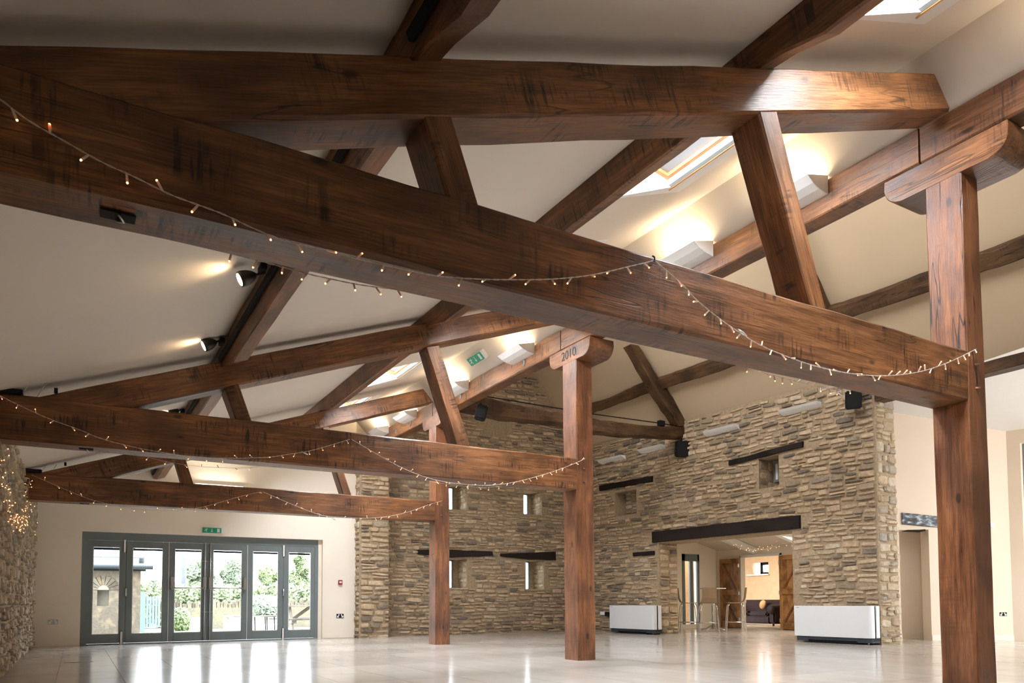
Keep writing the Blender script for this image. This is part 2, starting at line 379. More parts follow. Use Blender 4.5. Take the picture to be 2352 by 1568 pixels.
# ================================================================= SETTING
YW = 16.0                                     # face of the end wall with the doors
CA, CB = 2.93, .36                            # sloping ceiling: z = CA + CB x
XR, ZR = 5.416, 4.88                          # its ridge above the posts
XP = 5.72                                     # left face of the posts
TY = {'A': 3.02, 'B': 8.05, 'C': 12.47}       # front faces of the trusses
EWn = Vector((1, .061, 0)); EWc = 12.1+.061*8    # slightly skewed stone wall on the right
EU = Vector((-.061, 1, 0)).normalized(); EN = Vector((-1, -.061, 0)).normalized()
EO = Vector((12.1+.061*8, 0, 0))              # its point at Y = 0
def ew(px, py, off=0): return atp(px, py, EWn, EWc-off)
def ewu(p): return (Vector(p)-EO).dot(EU)
def ewp(u, z, out=0): return EO+EU*u+EN*out+Vector((0, 0, z))
SLn = (4.88-4.55, 0, 5.74-5.416); SLc = SLn[0]*5.416+SLn[2]*4.88
SEn = Vector((1.31, .0735, 1)); SEc = 4.93+1.31*11.6+.0735*16.1
seZ = lambda x, y: SEc-1.31*x-.0735*y

# floor: slab, then tiles as parts
fl = struct(box('floor', (-1.2, -5, -.2), (22, 17.2, -.012), GROUT))
tiles = []
q = random.Random(3)
ys = [-4.6+.9*k for k in range(24)]
for i in range(-1, 36):
    for j in range(len(ys)):
        x0, x1 = -.16+.6*i, -.16+.6*(i+1); y0 = ys[j]; y1 = y0+.9
        x0_, x1_ = max(x0, -.72), min(x1, 21.5); y1_ = min(y1, 16.9)
        if x1_-x0_ < .08 or y1_-y0 < .08: continue
        if x0_ > 12.3 and y0 < 6.0 and x0_ > 16: continue
        tiles.append((x0_, x1_, y0, y1_))
def tsz(t_):
    x, y, d = proj(((t_[0]+t_[1])/2, (t_[2]+t_[3])/2, 0)); return ((t_[1]-t_[0])*(t_[3]-t_[2])/max(d, .3)**3) if (-60 < x < 2410 and y < 1700 and d > 3) else 0
tiles.sort(key=tsz, reverse=True); cache = {}
restb = []
for k, (x0, x1, y0, y1) in enumerate(tiles):
    g_ = .0022
    if k < 300:
        key = (round(x1-x0, 3), round(y1-y0, 3))
        if key not in cache:
            bm = bmesh.new(); bmbox(bm, (-key[0]/2+g_, -key[1]/2+g_, -.013), (key[0]/2-g_, key[1]/2-g_, 0)); me = bpy.data.meshes.new('floor_tile'); bm.to_mesh(me); bm.free(); me.materials.append(FLOORM); cache[key] = me
        o = bpy.data.objects.new('floor_tile', cache[key]); COL.objects.link(o); o.parent = fl; o.location = ((x0+x1)/2, (y0+y1)/2, 0)
    else: restb.append(((x0+g_, y0+g_, -.013), (x1-g_, y1-g_, 0)))
stuff(boxes('distant_floor_tiles', restb, FLOORM, fl))
for n_, (a, b) in enumerate((((-.12, 11.55, .0), (.22, 11.61, .004)), ((-.42, 14.6, 0), (-.08, 14.65, .004)))):
    box('floor_vent_slot', a, b, GREYF, fl)

# left stone wall
wl_ = struct(panel('wall_left', (-.68, 0, 0), (0, 1, 0), (0, 0, 1), (-1, 0, 0), [-5, 16.3], [-.1, 2.76], lambda u, v: True, .45, MO_L))
stones(wl_, (-.68, 0, 0), (0, 1, 0), (1, 0, 0), 6.5, YW-.02, 0.02, 2.66, lambda u, z: True, ST_L, 11, hr=(.08, .17), wr=(.12, .36), proud=(.02, .06))

# end wall with the doors
DX0, DX1, DZ = .075, 4.60, 2.135
zt = lambda x: CA+CB*x
wb = struct(prism('wall_back', [(-.9, YW, -.1), (DX0, YW, -.1), (DX0, YW, DZ), (DX1, YW, DZ), (DX1, YW, -.1), (5.34, YW, -.1), (5.34, YW, zt(5.34)+.1), (-.9, YW, zt(-.9)+.1)], (0, .5, 0), PLA))
struct(prism('wall_back', [(5.34, YW+.25, 4.2), (5.34, YW+.25, 5.1), (5.9, YW+.25, 5.1), (5.9, YW+.25, 4.2)], (0, .3, 0), PLA))
def skirting(name, x0, x1):
    o = boxes(name, [((x0, YW-.022, 0), (x1, YW+.001, .1))], PLA, None, .008); return struct(o)
skirting('baseboard_back', -.62, DX0); skirting('baseboard_back', DX1, 5.33)

# ceiling over the hall, pierced by six skylight shafts
SKY = [(1.5, 2.8), (3.85, 5.2), (6.27, 7.55), (8.62, 9.9), (10.85, 12.1), (13.2, 14.45)]
SX0, SX1 = 3.86, 4.92
Uc = Vector((1, 0, CB)); Nc = Vector((-CB, 0, 1)).normalized()
us = sorted({-.95, SX0, SX1, XR}); vs = sorted({-5.2, 16.3} | {y for s in SKY for y in s})
hole = lambda u, v: SX0 < u < SX1 and any(a < v < b for a, b in SKY)
ce = struct(panel('ceiling', (0, 0, CA), Uc, (0, 1, 0), Nc, us, vs, lambda u, v: not hole(u, v), .26, CEIL))
struct(prism('ceiling', [(XR, -5.2, ZR), (XR+.42, -5.2, ZR-.428), (XR+.6, -5.2, ZR-.428), (XR+.6, -5.2, ZR+.5), (XR-.05, -5.2, ZR+.3)], (0, 21.5, 0), CEIL))

def skylight(k, y0, y1):
    t = thing('window_%d' % (k+1), 'pine framed skylight with white blind rail, number %d along the ceiling from the camera' % (k+1), 'skylight')
    for kk in ('label', 'category'): del t[kk]
    struct(t)
    pz_ = lambda x: 4.715-.2*(x-4.68)                 # the window leans the other way than the ceiling
    P = lambda x, y, h: Vector((x, y, pz_(x)+h))
    x0, x1 = 3.95, 4.70; yy0, yy1 = y0+.10, y1-.09
    lo = [Vector((x, y, CA+CB*x)) for x, y in ((SX0, y0), (SX1, y0), (SX1, y1), (SX0, y1))]; hi = [P(x0, yy0, 0), P(4.79, yy0, -.02), P(4.79, yy1, -.02), P(x0, yy1, 0)]
    mesh('shaft_reveal', lo+hi, [(i, (i+1) % 4, 4+(i+1) % 4, 4+i) for i in range(4)], WHITE, t)
    wd = .045
    def bar(nm, xa, xb, ya, yb, h0, h1, m_):
        c8 = [P(xa, ya, h0), P(xb, ya, h0), P(xb, yb, h0), P(xa, yb, h0), P(xa, ya, h1), P(xb, ya, h1), P(xb, yb, h1), P(xa, yb, h1)]
        return mesh(nm, c8, [(0, 1, 2, 3), (4, 7, 6, 5), (0, 4, 5, 1), (1, 5, 6, 2), (2, 6, 7, 3), (3, 7, 4, 0)], m_, t)
    for nm, a in (('frame_rail', (x0, x0+wd, yy0, yy1)), ('frame_rail', (x1-wd, x1, yy0, yy1)), ('frame_stile', (x0+wd, x1-wd, yy0, yy0+wd)), ('frame_stile', (x0+wd, x1-wd, yy1-wd, yy1))):
        bar(nm, *a, -.01, .07, W_PINE)
    bar('glass_pane', x0+wd, x1-wd, yy0+wd, yy1-wd, .045, .05, GL)
    bar('sash_panel', x1-wd-.17, x1-wd, yy0+wd, yy1-wd, .02, .04, SASH); bar('blind_cord_rail', x1-wd-.20, x1-wd-.17, yy0+wd, yy1-wd, .01, .03, WHITE); bar('rail_gap', x1-wd-.212, x1-wd-.20, yy0+wd, yy1-wd, .01, .03, UNITB)
    bar('blind_rail', x1+.004, x1+.04, yy0+.03, yy1+.04, -.05, -.015, BLINDW); bar('oak_strip', x1+.044, x1+.058, yy0+.03, yy1+.05, -.055, -.02, W_PINE)
    bar('shaft_cap', 4.69, 4.8, yy0, yy1, -.015, .1, WHITE)
for k, (a, b) in enumerate(SKY): skylight(k, a, b)

# barn: gable wall, right-hand wall, two roof slopes
YG = 16.22
gx0, gx1 = 5.9, EWc-.061*YG
def gw(px, py, y=YG): return at(px, py, 'Y', y)
GWIN = []   # openings in the gable: (x0,x1,z0,z1)
for (l_, r_, t_, b_) in ((1030, 1073, 1283, 1350), (1208, 1249, 1287, 1353), (1030, 1072, 1112, 1170), (1203, 1244, 1128, 1181), (1111, 1163, 949, 1001)):
    a = gw(l_, (t_+b_)/2); b = gw(r_, (t_+b_)/2); zt_ = gw((l_+r_)/2, t_).z; zb_ = gw((l_+r_)/2, b_).z
    GWIN.append((a.x, b.x, zb_, zt_))
gsl = lambda x: seZ(x, YG)
wslope = lambda x: 4.56+1.31*(x-6.0)
ghole = lambda x, z, m_=0: any(a-m_ < x < b+m_ and c-m_ < z < d+m_ for a, b, c, d in GWIN)
xs = sorted({gx0, gx1+.1} | {v for g in GWIN for v in g[:2]}); zs = sorted({-.1, 4.9, 6.1} | {v for g in GWIN for v in g[2:]})
wg = struct(panel('wall_gable', (0, YG, 0), (1, 0, 0), (0, 0, 1), (0, 1, 0), xs, zs, lambda x, z: not ghole(x, z) and (z < 4.9 or (7.1 < x < 10.7 and z < 6.1)), .62, MO))
prism('gable_top', [(gx0, YG, 4.9), (7.3, YG, 6.1), (8.4, YG, 8.1), (9.2, YG, 8.1), (gx1+.1, YG, 4.9), (gx1+.1, YG, 4.88)], (0, .05, 0), MO, wg).location.y = .012
def gok(x, z): return z < min(gsl(x)-.04, wslope(x)) and not ghole(x, z, .0) and not any(a < x < b and c < z < d for a, b, c, d in GLINT)
GLINT = []
for (x0_, x1_, y0_, y1_) in ((961, 1132, 1260, 1277), (1151, 1277, 1266, 1287)):
    a = gw(x0_, y0_); b = gw(x1_, y1_); GLINT.append((a.x+.02, b.x-.02, b.z+.05, a.z-.05))
stones(wg, (0, YG, 0), (1, 0, 0), (0, -1, 0), gx0+.02, gx1, .02, 8, gok, ST, 21, hr=(.065, .13), wr=(.14, .40))
# window splay reveals get stones too
for gi, (a, b, c, d) in enumerate(GWIN):
    stones(wg, (b, YG, 0), (0, 1, 0), (-1, 0, 0), .02, .6, c+.01, d-.01, lambda u, z: True, ST_L, 50+gi, hr=(.08, .16), wr=(.15, .3), proud=(.008, .02), limit=6)
    t = thing('window_%d' % (7+gi), '', ''); del t['label'], t['category']; struct(t)
    fr_r = [1039.5, 1215.7, 1041, 1212.6, 1126][gi]; xr = at(fr_r, proj((b, YG, (c+d)/2))[1], 'Y', YG+.5).x; xr = min(xr, b-.05)
    box('window_frame', (xr-.035, YG+.48, c), (xr, YG+.53, d), GREYF, t); box('window_frame', (a, YG+.48, d-.03), (xr, YG+.53, d), GREYF, t)
    box('window_frame', (a, YG+.48, c), (xr, YG+.53, c+.02), GREYF, t)
    box('glass_pane', (a, YG+.5, c+.02), (xr-.035, YG+.505, d-.03), GL, t)
    box('window_reveal', (xr, YG+.49, c), (b+.02, YG+.6, d), MO_L, t)
    if gi < 2: box('stone_sill', (a-.02, YG-.03, c-.04), (b+.02, YG+.48, c+.004), ST_L, t, .006)

# pier on the arcade line
pr_ = struct(box('wall_pier', (5.34, 15.76, -.05), (6.02, 16.6, 4.22), MO))
stones(pr_, (0, 15.76, 0), (1, 0, 0), (0, -1, 0), 5.36, 6.03, .02, 4.2, lambda u, z: True, ST, 31, hr=(.08, .16), wr=(.16, .45))
stones(pr_, (5.34, 0, 0), (0, 1, 0), (-1, 0, 0), 15.765, YW, .02, 4.2, lambda u, z: True, ST_L, 32, hr=(.08, .17), wr=(.12, .22))
stones(pr_, (6.02, 0, 0), (0, 1, 0), (1, 0, 0), 15.765, YG, .02, 4.2, lambda u, z: True, ST, 33, hr=(.08, .17), wr=(.12, .3), limit=20)

# right-hand stone wall with wide opening and high recess
UE0 = ewu(ew(2025, 1480)); UE1 = ewu((gx1, YG, 0))
OY0, OY1 = ewu(ew(1825, 1470)), ewu(ew(1516, 1453)); OZ = 2.13
RC = (ewu(ew(1789, 1085)), ewu(ew(1743, 1085)), 3.04, 3.66)       # recess with the slit window
RB = (ewu(ew(1462, 1155)), ewu(ew(1413, 1155)), 2.90, 3.50)       # shallow blocked window
ZTOP = 4.86
uh = sorted({UE0, UE1+.3, OY0, OY1, RC[0], RC[1], RB[0], RB[1]}); vh = sorted({-.1, OZ, ZTOP, RC[2], RC[3], RB[2], RB[3]})
def esolid(u, v): return not ((OY0 < u < OY1 and v < OZ) or (RC[0] < u < RC[1] and RC[2] < v < RC[3]) or (RB[0] < u < RB[1] and RB[2] < v < RB[3]))
wr_ = struct(panel('wall_right', EO, EU, (0, 0, 1), -EN, uh, vh, esolid, .6, MO))
ELINT = [(1502, 1842, 2.14, 2.42), (1682, 1853, 3.62, 3.84), (1382, 1503, 3.56, 3.80), (1457, 1505, 1.86, 1.97)]
EL = [(ewu(ew(a, 1300)), ewu(ew(b, 1300)), z0, z1, z0b, z1b) for a, b, z0, z1, z0b, z1b in ((1842, 1502, 2.155, 2.41, 2.155, 2.41), (1853, 1682, 3.72, 3.83, 3.63, 3.73), (1503, 1382, 3.60, 3.73, 3.62, 3.76), (1505, 1457, 1.865, 1.955, 1.865, 1.955))]
def eok(u, z):
    if not esolid(u, z) or z > ZTOP-.03: return False
    for (ua, ub, z0, z1, z0b, z1b) in EL:
        f = (u-ua)/(ub-ua)
        if 0 < f < 1 and z0+(z0b-z0)*f+.025 < z < z1+(z1b-z1)*f-.025: return False
    return True
stones(wr_, EO, EU, EN, UE0+.02, UE1, .02, ZTOP-.02, eok, ST, 41, hr=(.06, .135), wr=(.14, .42))
# jambs, wall end, recess lining
stones(wr_, ewp(OY1, 0), -EN, -EU, .02, .6, .02, OZ, lambda u, z: True, ST, 42, hr=(.1, .2), wr=(.2, .35), limit=60)
stones(wr_, ewp(UE0, 0), -EN, -EU, 0.0, .61, .02, ZTOP, lambda u, z: True, ST_L, 43, hr=(.11, .24), wr=(.14, .36), proud=(.02, .06))
stones(wr_, ewp(RC[1], 0), -EN, -EU, .02, .5, RC[2], RC[3], lambda u, z: True, ST, 44, hr=(.15, .25), wr=(.2, .3), proud=(.006, .015), limit=20)
stones(wr_, ewp(RB[1], 0, -.35), EU*-1, EN, 0, RB[1]-RB[0], RB[2], RB[3], lambda u, z: True, ST_L, 45, hr=(.12, .25), wr=(.18, .3), proud=(.01, .02), limit=20)
for (u0, u1, c, d, dep) in ((RC[0], RC[1], RC[2], RC[3], .45), (RB[0], RB[1], RB[2], RB[3], .36)):
    pts = [ewp(u0, c, -dep), ewp(u1, c, -dep), ewp(u1, d, -dep), ewp(u0, d, -dep)]; prism('recess_back', pts, -EN*.05, MO, wr_)
t = thing('window_12', '', ''); del t['label'], t['category']; struct(t)
a = RC[0]+.0; pts = lambda u0, u1, z0, z1, o_: [ewp(u0, z0, o_), ewp(u1, z0, o_), ewp(u1, z1, o_), ewp(u0, z1, o_)]
ub_, ua_ = ewu(ew(1779, 1080, -.42)), ewu(ew(1794, 1080, -.42)); prism('window_frame', pts(ua_, ub_, 3.2, 3.62, -.44), EN*.05, GREYF, t); prism('glass_pane', pts(ua_+.05, ub_-.05, 3.25, 3.57, -.388), EN*.004, WHITE, t)

# barn roof slopes (the hall side slope climbs from the valley above the posts)
def slope(name, f, xa, xb, y0, y1, th, mat):
    pts_ = [(xa, y0, f(xa, y0)), (xb, y0, f(xb, y0)), (xb, y1, f(xb, y1)), (xa, y1, f(xa, y1))]
    return struct(prism(name, pts_, (0, 0, th), mat))
xrid = 8.85
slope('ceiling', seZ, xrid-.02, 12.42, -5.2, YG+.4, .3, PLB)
# hall-side slope of the barn with three unseen rooflights added to brighten the stone wall
_zr = seZ(xrid, 6); _U = Vector((xrid-5.97, 0, _zr-4.56)).normalized(); _L = math.hypot(xrid-5.97, _zr-4.56); _N = Vector((-_U.z, 0, _U.x))
BR = [(2.2, 3.8), (6.0, 7.6), (9.8, 11.4)]
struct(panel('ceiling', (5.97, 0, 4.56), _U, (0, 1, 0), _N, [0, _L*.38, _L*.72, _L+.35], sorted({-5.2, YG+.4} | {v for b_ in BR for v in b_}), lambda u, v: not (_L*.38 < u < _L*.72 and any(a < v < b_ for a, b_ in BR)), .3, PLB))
for a, b_ in BR:
    area('added_rooflight_fill', Vector((5.97, (a+b_)/2, 4.56))+_U*_L*.55+_N*.3, (_L*.3, b_-a-.1), 10, (1, .93, .83), (.62, 0, -.78))

# hall's wall behind the camera
struct(panel('wall_front', (0, -5, 0), (1, 0, 0), (0, 0, 1), (0, -1, 0), [-.9, 12.9], [-.1, 8.6], lambda u, v: True, .4, PLA))
struct(panel('wall_porch', (12.2, 0, 0), (0, 1, 0), (0, 0, 1), (1, 0, 0), [-5.2, 3.4], [-.1, 5.4], lambda u, v: True, .5, PLA))

# ------------------------------------------------ porch / transept beyond the end of the stone wall
QW = (1.0, 1.4, 0); QC = 13.87+1.4*8.54          # the diagonal cream wall
qa = atp(2062, 1474, QW, QC); QU = Vector((1.4, -1, 0)).normalized(); QNn = Vector((-1, -1.4, 0)).normalized()
def qp(px, py): return atp(px, py, QW, QC)
QO = Vector((13.87, 8.54, 0)); qu = lambda p: (Vector(p)-QO).dot(QU)
nu0, nu1 = qu(qp(2070, 1400)), qu(qp(2141, 1400)); nu1t = qu(qp(2130, 1215))
uw = sorted({-1.4, nu0, (nu1+nu1t)/2, qu(qp(2322, 1300))}); 
wq = struct(panel('wall_porch', QO, QU, (0, 0, 1), -QNn, uw, [-.1, 2.13, 5.4], lambda u, v: not (nu0 < u < (nu1+nu1t)/2 and v < 2.13), .35, PLA))
struct(prism('wall_porch', [QO+QU*(nu0-.4)-QNn*.6+Vector((0, 0, -.1)), QO+QU*(nu1+.2)-QNn*.6+Vector((0, 0, -.1)), QO+QU*(nu1+.2)-QNn*.6+Vector((0, 0, 2.4)), QO+QU*(nu0-.4)-QNn*.6+Vector((0, 0, 2.4))], -QNn*.1, PLA))
# side wall of the porch with the tall window, running towards the camera
pc = qp(2322, 1300); pc.z = 0
pd = Vector((.25, -1, 0)).normalized(); pn = Vector((1, .25, 0)).normalized()
struct(panel('wall_porch', pc, pd, (0, 0, 1), pn, [-.2, .22, 2.6, 5], [-.1, .0, 3.75, 5.4], lambda u, v: not (.22 < u < 2.6 and 0 < v < 3.75), .35, PLA))
t = thing('window_13', '', ''); del t['label'], t['category']; struct(t)
def pbox(nm, u0, u1, z0, z1, d0, d1, m_):
    p_ = [pc+pd*u0+pn*d0+Vector((0, 0, z0)), pc+pd*u1+pn*d0+Vector((0, 0, z0)), pc+pd*u1+pn*d0+Vector((0, 0, z1)), pc+pd*u0+pn*d0+Vector((0, 0, z1))]
    return prism(nm, p_, pn*(d1-d0), m_, t)
for a_ in (.22, 1.38, 2.52): pbox('window_frame', a_, a_+.08, 0.02, 3.75, .16, .24, GREYF)
for a_ in (.02, 2.1, 3.67): pbox('window_frame', .3, 2.52, a_, a_+.08, .16, .24, GREYF)
pbox('glass_pane', .3, 2.52, .1, 3.67, .2, .205, GL)
for (a_, b_, o_) in ((-1.3, nu0, 0), ((nu1+nu1t)/2, qu(qp(2322, 1300)), 0)):
    p0 = QO+QU*a_; p1 = QO+QU*b_; struct(prism('baseboard_porch', [p0, p1, p1+Vector((0, 0, .1)), p0+Vector((0, 0, .1))], QNn*.02, PLA))
# porch ceiling slopes
za = qp(2075, 951); zb = qp(2309, 990)
_n = (zb-za).cross(Vector((12.4, 6.2, 5.0))-za); pz = lambda x, y: za.z-(_n.x*(x-za.x)+_n.y*(y-za.y))/_n.z
struct(prism('ceiling', [(x, y, pz(x, y)) for x, y in ((12.15, 9.4), (12.15, 1.0), (17.5, 1.0), (17.5, 9.4))], (0, 0, .15), WHITE))
PLP = plain('warm_porch_plaster', (.76, .645, .52), .9, spec=.2, var=.02, scale=1.5)
for o in COL.objects:
    if o.name.startswith('wall_porch'): o.data.materials[0] = PLP
struct(panel('wall_porch', (12.2, .9, 0), (1, 0, 0), (0, 0, 1), (0, -1, 0), [0, .6, 5.0, 6.5], [-.1, .05, 3.8, 5.6], lambda u, v: not (.6 < u < 5.0 and .05 < v < 3.8), .3, PLP))  # unseen wall added to cut the porch daylight; opening sized for brightness
struct(panel('wall_porch', (17.6, .9, 0), (0, 1, 0), (0, 0, 1), (1, 0, 0), [0, 5.5], [-.1, 5.6], lambda u, v: True, .3, PLP))
# grey-brown lintels in the porch wall
t = thing('lintel', 'rough blackened oak lintel with painted-in blue-white sheen over the porch doorway', 'lintel', qp(2110, 1195))
p0, p1, p2, p3 = qp(2070, 1177), qp(2196, 1190), qp(2196, 1215), qp(2071, 1204)
m, n, l, b = nmat('dark_oak_painted_sheen', .35, .5); _a = noise(n, l, 9, 6, vec=(1, 1, 2)); _b = ramp(n, l, _a.outputs[0], [(.42, (.012, .010, .010)), (.55, (.09, .11, .13)), (.66, (.42, .5, .56))]); l.new(_b.outputs[0], b.inputs['Base Color']); bump(n, l, b, _a.outputs[0], .6, .01)  # blue-white sheen is painted into the oak's colour as blotches
prism('lintel_face', [p0, p1, p2, p3], QNn*.03, m, t, .006)
for _u in (nu0-.03, nu1+.12): struct(prism('wall_porch', [QO+QU*_u-QNn*.35, QO+QU*(_u+.06)-QNn*.35, QO+QU*(_u+.06)-QNn*.35+Vector((0, 0, 2.4)), QO+QU*_u-QNn*.35+Vector((0, 0, 2.4))], -QNn*.3, PLA))
struct(prism('wall_porch', [QO+QU*(nu0-.1)-QNn*.34+Vector((0, 0, 2.2)), QO+QU*(nu1+.25)-QNn*.34+Vector((0, 0, 2.2)), QO+QU*(nu1+.25)-QNn*.75+Vector((0, 0, 2.2)), QO+QU*(nu0-.1)-QNn*.75+Vector((0, 0, 2.2))], (0, 0, .1), PLA))  # niche sides and top added to shut out light from behind
_dl = loft('lintel', [[qp(2086, 1217)+QNn*.0, qp(2086, 1212), qp(2086, 1212)-QNn*.3, qp(2086, 1217)-QNn*.3], [qp(2126, 1219), qp(2126, 1213), qp(2126, 1213)-QNn*.3, qp(2126, 1219)-QNn*.3]], W_DARK, None, .004, .002)
tag(_dl, 'thin dark timber under the porch lintel at the head of the doorway', 'lintel')

# ================================================================= TRUSSES
D = .285
order = {'A': 'nearest', 'B': 'second', 'C': 'farthest'}
def rt_top(k, x): return 2.812+.346*x if k != 'B' else 2.815+.3625*x-(.006*(x-2.5)**2-.037)*.25
def rt_bot(k, x): return rt_top(k, x)-(.292 if k != 'B' else .285)
for k, y in TY.items():
    dep = D; y1 = y+dep
    tb = 2.265 if k != 'C' else 2.255
    th = {'A': .38, 'B': .42, 'C': .385}[k]
    sd = ord(k)
    wobble = lambda i: .003*math.sin(i*2.3+sd)
    xs_ = [-.67, .6, 1.9, 3.2, 4.5, XP+.02]
    to = loft('tie_beam', [[(x, y+wobble(i), tb+wobble(i*3)), (x, y+wobble(i), tb+th+wobble(i*5)), (x, y1, tb+th+wobble(i*5)), (x, y1, tb+wobble(i*3))] for i, x in enumerate(xs_)], W_OAK, None, .014, .0015, seed=sd)
    tag(to, 'heavy brown oak tie beam crossing the hall, %s of the three' % order[k], 'beam', 'oak tie beams of the hall')
    xr0 = -.5; xj = (tb+th-.02-(rt_bot(k, 0)))/.35
    secs = []
    for x in [xr0, .0, xj, 1.2, 2.4, 3.6, 4.6]:
        zt_, zb_ = rt_top(k, x), max(rt_bot(k, x), tb+th-.03); zb_ = min(zb_, zt_-.06); yy = y+.008+wobble(x)
        secs.append([(x, yy, zb_), (x, yy, zt_), (x, y1-.004, zt_), (x, y1-.004, zb_)])
    zt_, zb_ = rt_top(k, 5.42), rt_bot(k, 5.61)
    secs.append([(5.63, y+.008, zb_+.01), (5.42, y+.008, zt_), (5.42, y1-.004, zt_), (5.63, y1-.004, zb_+.01)])
    ro = loft('rafter', secs, W_OAK, None, .013, .0015, seed=sd+3)
    tag(ro, 'oak principal rafter sloping up to the right over the %s tie beam' % order[k], 'rafter', 'principal rafters of the hall')
# struts: front-face corners read off (top-left, top-right, bottom-right, bottom-left)
STR = {('A', 0): ((975, 270), (1041, 272), (1103, 478), (1028, 451)), ('A', 1): ((1744, 258), (1787, 260), (1897, 709), (1862, 697)),
       ('B', 0): ((519, 900), (551, 888), (582, 977), (545, 972)), ('B', 1): ((981, 803), (1011, 799), (1083, 1033), (1051, 1029)),
       ('C', 0): ((404, 1062), (427, 1056), (446, 1115), (420, 1114)), ('C', 1): ((741, 985), (757, 983), (809, 1141), (789, 1138))}
for (k, i), c4 in STR.items():
    y = TY[k]+.012; P4 = [at(x, yy, 'Y', y) for x, yy in c4]; d3 = Vector((0, D-.05, 0))
    up = Vector((.0, 0, .05)); dn = Vector((0, 0, -.03))
    dirn = (P4[0]-P4[3]).normalized()
    a, b, c, d = P4[0]+dirn*.03, P4[1]+dirn*.03, P4[2]-dirn*.02, P4[3]-dirn*.02
    so = loft('strut', [[a, b, b+d3, a+d3], [d, c, c+d3, d+d3]], W_OAK, None, .01, .002, seed=ord(k)+i)
    tag(so, '%s oak strut leaning between tie beam and rafter of the %s truss' % (('left', 'right')[i], order[k]), 'strut', 'struts of the hall trusses')

# posts, bolsters, arcade plate
PX = {'A': (5.72, 5.96, 3.02, 3.295), 'B': (5.71, 5.985, 8.05, 8.37), 'C': (5.66, 5.94, 12.45, 12.75)}
for k, (x0, x1, y0, y1) in PX.items():
    po = loft('post', [[(x0+a, y0, z), (x0+a, y1, z), (x1+b_, y1, z), (x1+b_, y0, z)] for z, a, b_ in ((0, 0, .012), (1.2, .004, .008), (2.26, 0, .004), (2.65, .004, 0), (3.4, -.002, -.008), (4.02, 0, -.01))], W_POST, None, .010, .002, seed=ord(k)+7)
    tag(po, 'square oak post standing on the tiled floor, %s of the three' % order[k], 'post', 'oak posts carrying the arcade plate')
    for zz in (2.37, 2.55):
        pg = tube('peg', [(x0+.10, y0+.03, zz), (x0+.115, y0-.028, zz-.006)], [.014, .011], W_OAK, po)
    cy = (y0+y1)/2; h0, h1, L = 4.015, 4.235, .475 if k != 'C' else .44
    prof = []
    for s in (1, -1):
        arc = [(cy+s*(L-.14+.14*math.sin(t_)), h0+.14-.14*math.cos(t_)) for t_ in [i*math.pi/2/6 for i in range(7)]]
        prof += (arc if s == 1 else arc[::-1]) if s == 1 else [(y_, z_) for y_, z_ in arc[::-1]]
        if s == 1: prof += [(cy+L, h1), (cy-L, h1)]
    bo = prism('bolster', [(x0-.003, y_, z_) for y_, z_ in prof], (.40, 0, 0), W_OAK, None, .006)
    # grain along the bolster: turn the mesh into a frame whose X runs along Y
    Mx = Matrix(((0, 1, 0, 0), (1, 0, 0, 0), (0, 0, -1, 0), (0, 0, 0, 1))); bo.data.transform(Mx.inverted()); bo.data.flip_normals(); bo.matrix_basis = Mx
    tag(bo, {'A': 'round-ended oak bolster on top of the nearest post', 'B': 'round-ended oak bolster carved 2010 on the middle post', 'C': 'round-ended oak bolster on top of the farthest post'}[k], 'bolster')
    if k == 'B':
        cu = bpy.data.curves.new('t', 'FONT'); cu.body = '2010'; cu.size = .175; cu.extrude = .0015; cu.align_x = 'CENTER'; cu.align_y = 'CENTER'; cu.offset = -.0012
        tmp = bpy.data.objects.new('t', cu); COL.objects.link(tmp); bpy.context.view_layer.update()
        me = bpy.data.meshes.new_from_object(tmp.evaluated_get(bpy.context.evaluated_depsgraph_get())); bpy.data.objects.remove(tmp)
        c_ = at(1310, 811, 'X', x0); me.transform(Matrix.Translation((x0-.004, cy+.0, 4.125)) @ Matrix(((0, 0, -1, 0), (-1, 0, 0, 0), (0, 1, 0, 0), (0, 0, 0, 1))))
        me.materials.clear(); me.materials.append(W_DARK); link(bpy.data.objects.new('carved_date', me), bo)
cuts = [-5, 3.33, 8.42, 12.72, YW+.3]
for i in range(4):
    a, b = cuts[i]+(.008 if i else 0), cuts[i+1]-.008
    y_ = [a+(b-a)*t_/6 for t_ in range(7)]
    ao = loft('arcade_plate', [[(XP, v, 4.24), (XP, v, 4.535), (XP+.22, v, 4.535), (XP+.22, v, 4.24)] for v in y_], W_OAK, None, .012, .0015, seed=60+i)
    tag(ao, ['long oak arcade plate running towards the camera from the nearest post', 'oak arcade plate between nearest and middle posts', 'oak arcade plate between middle and farthest posts', 'oak arcade plate from the farthest post to the end wall'][i], 'beam', 'arcade plate timbers on the posts')
struct(box('trim_1', (XP+.222, -5, 4.44), (6.1, YG, 4.62), PLB))

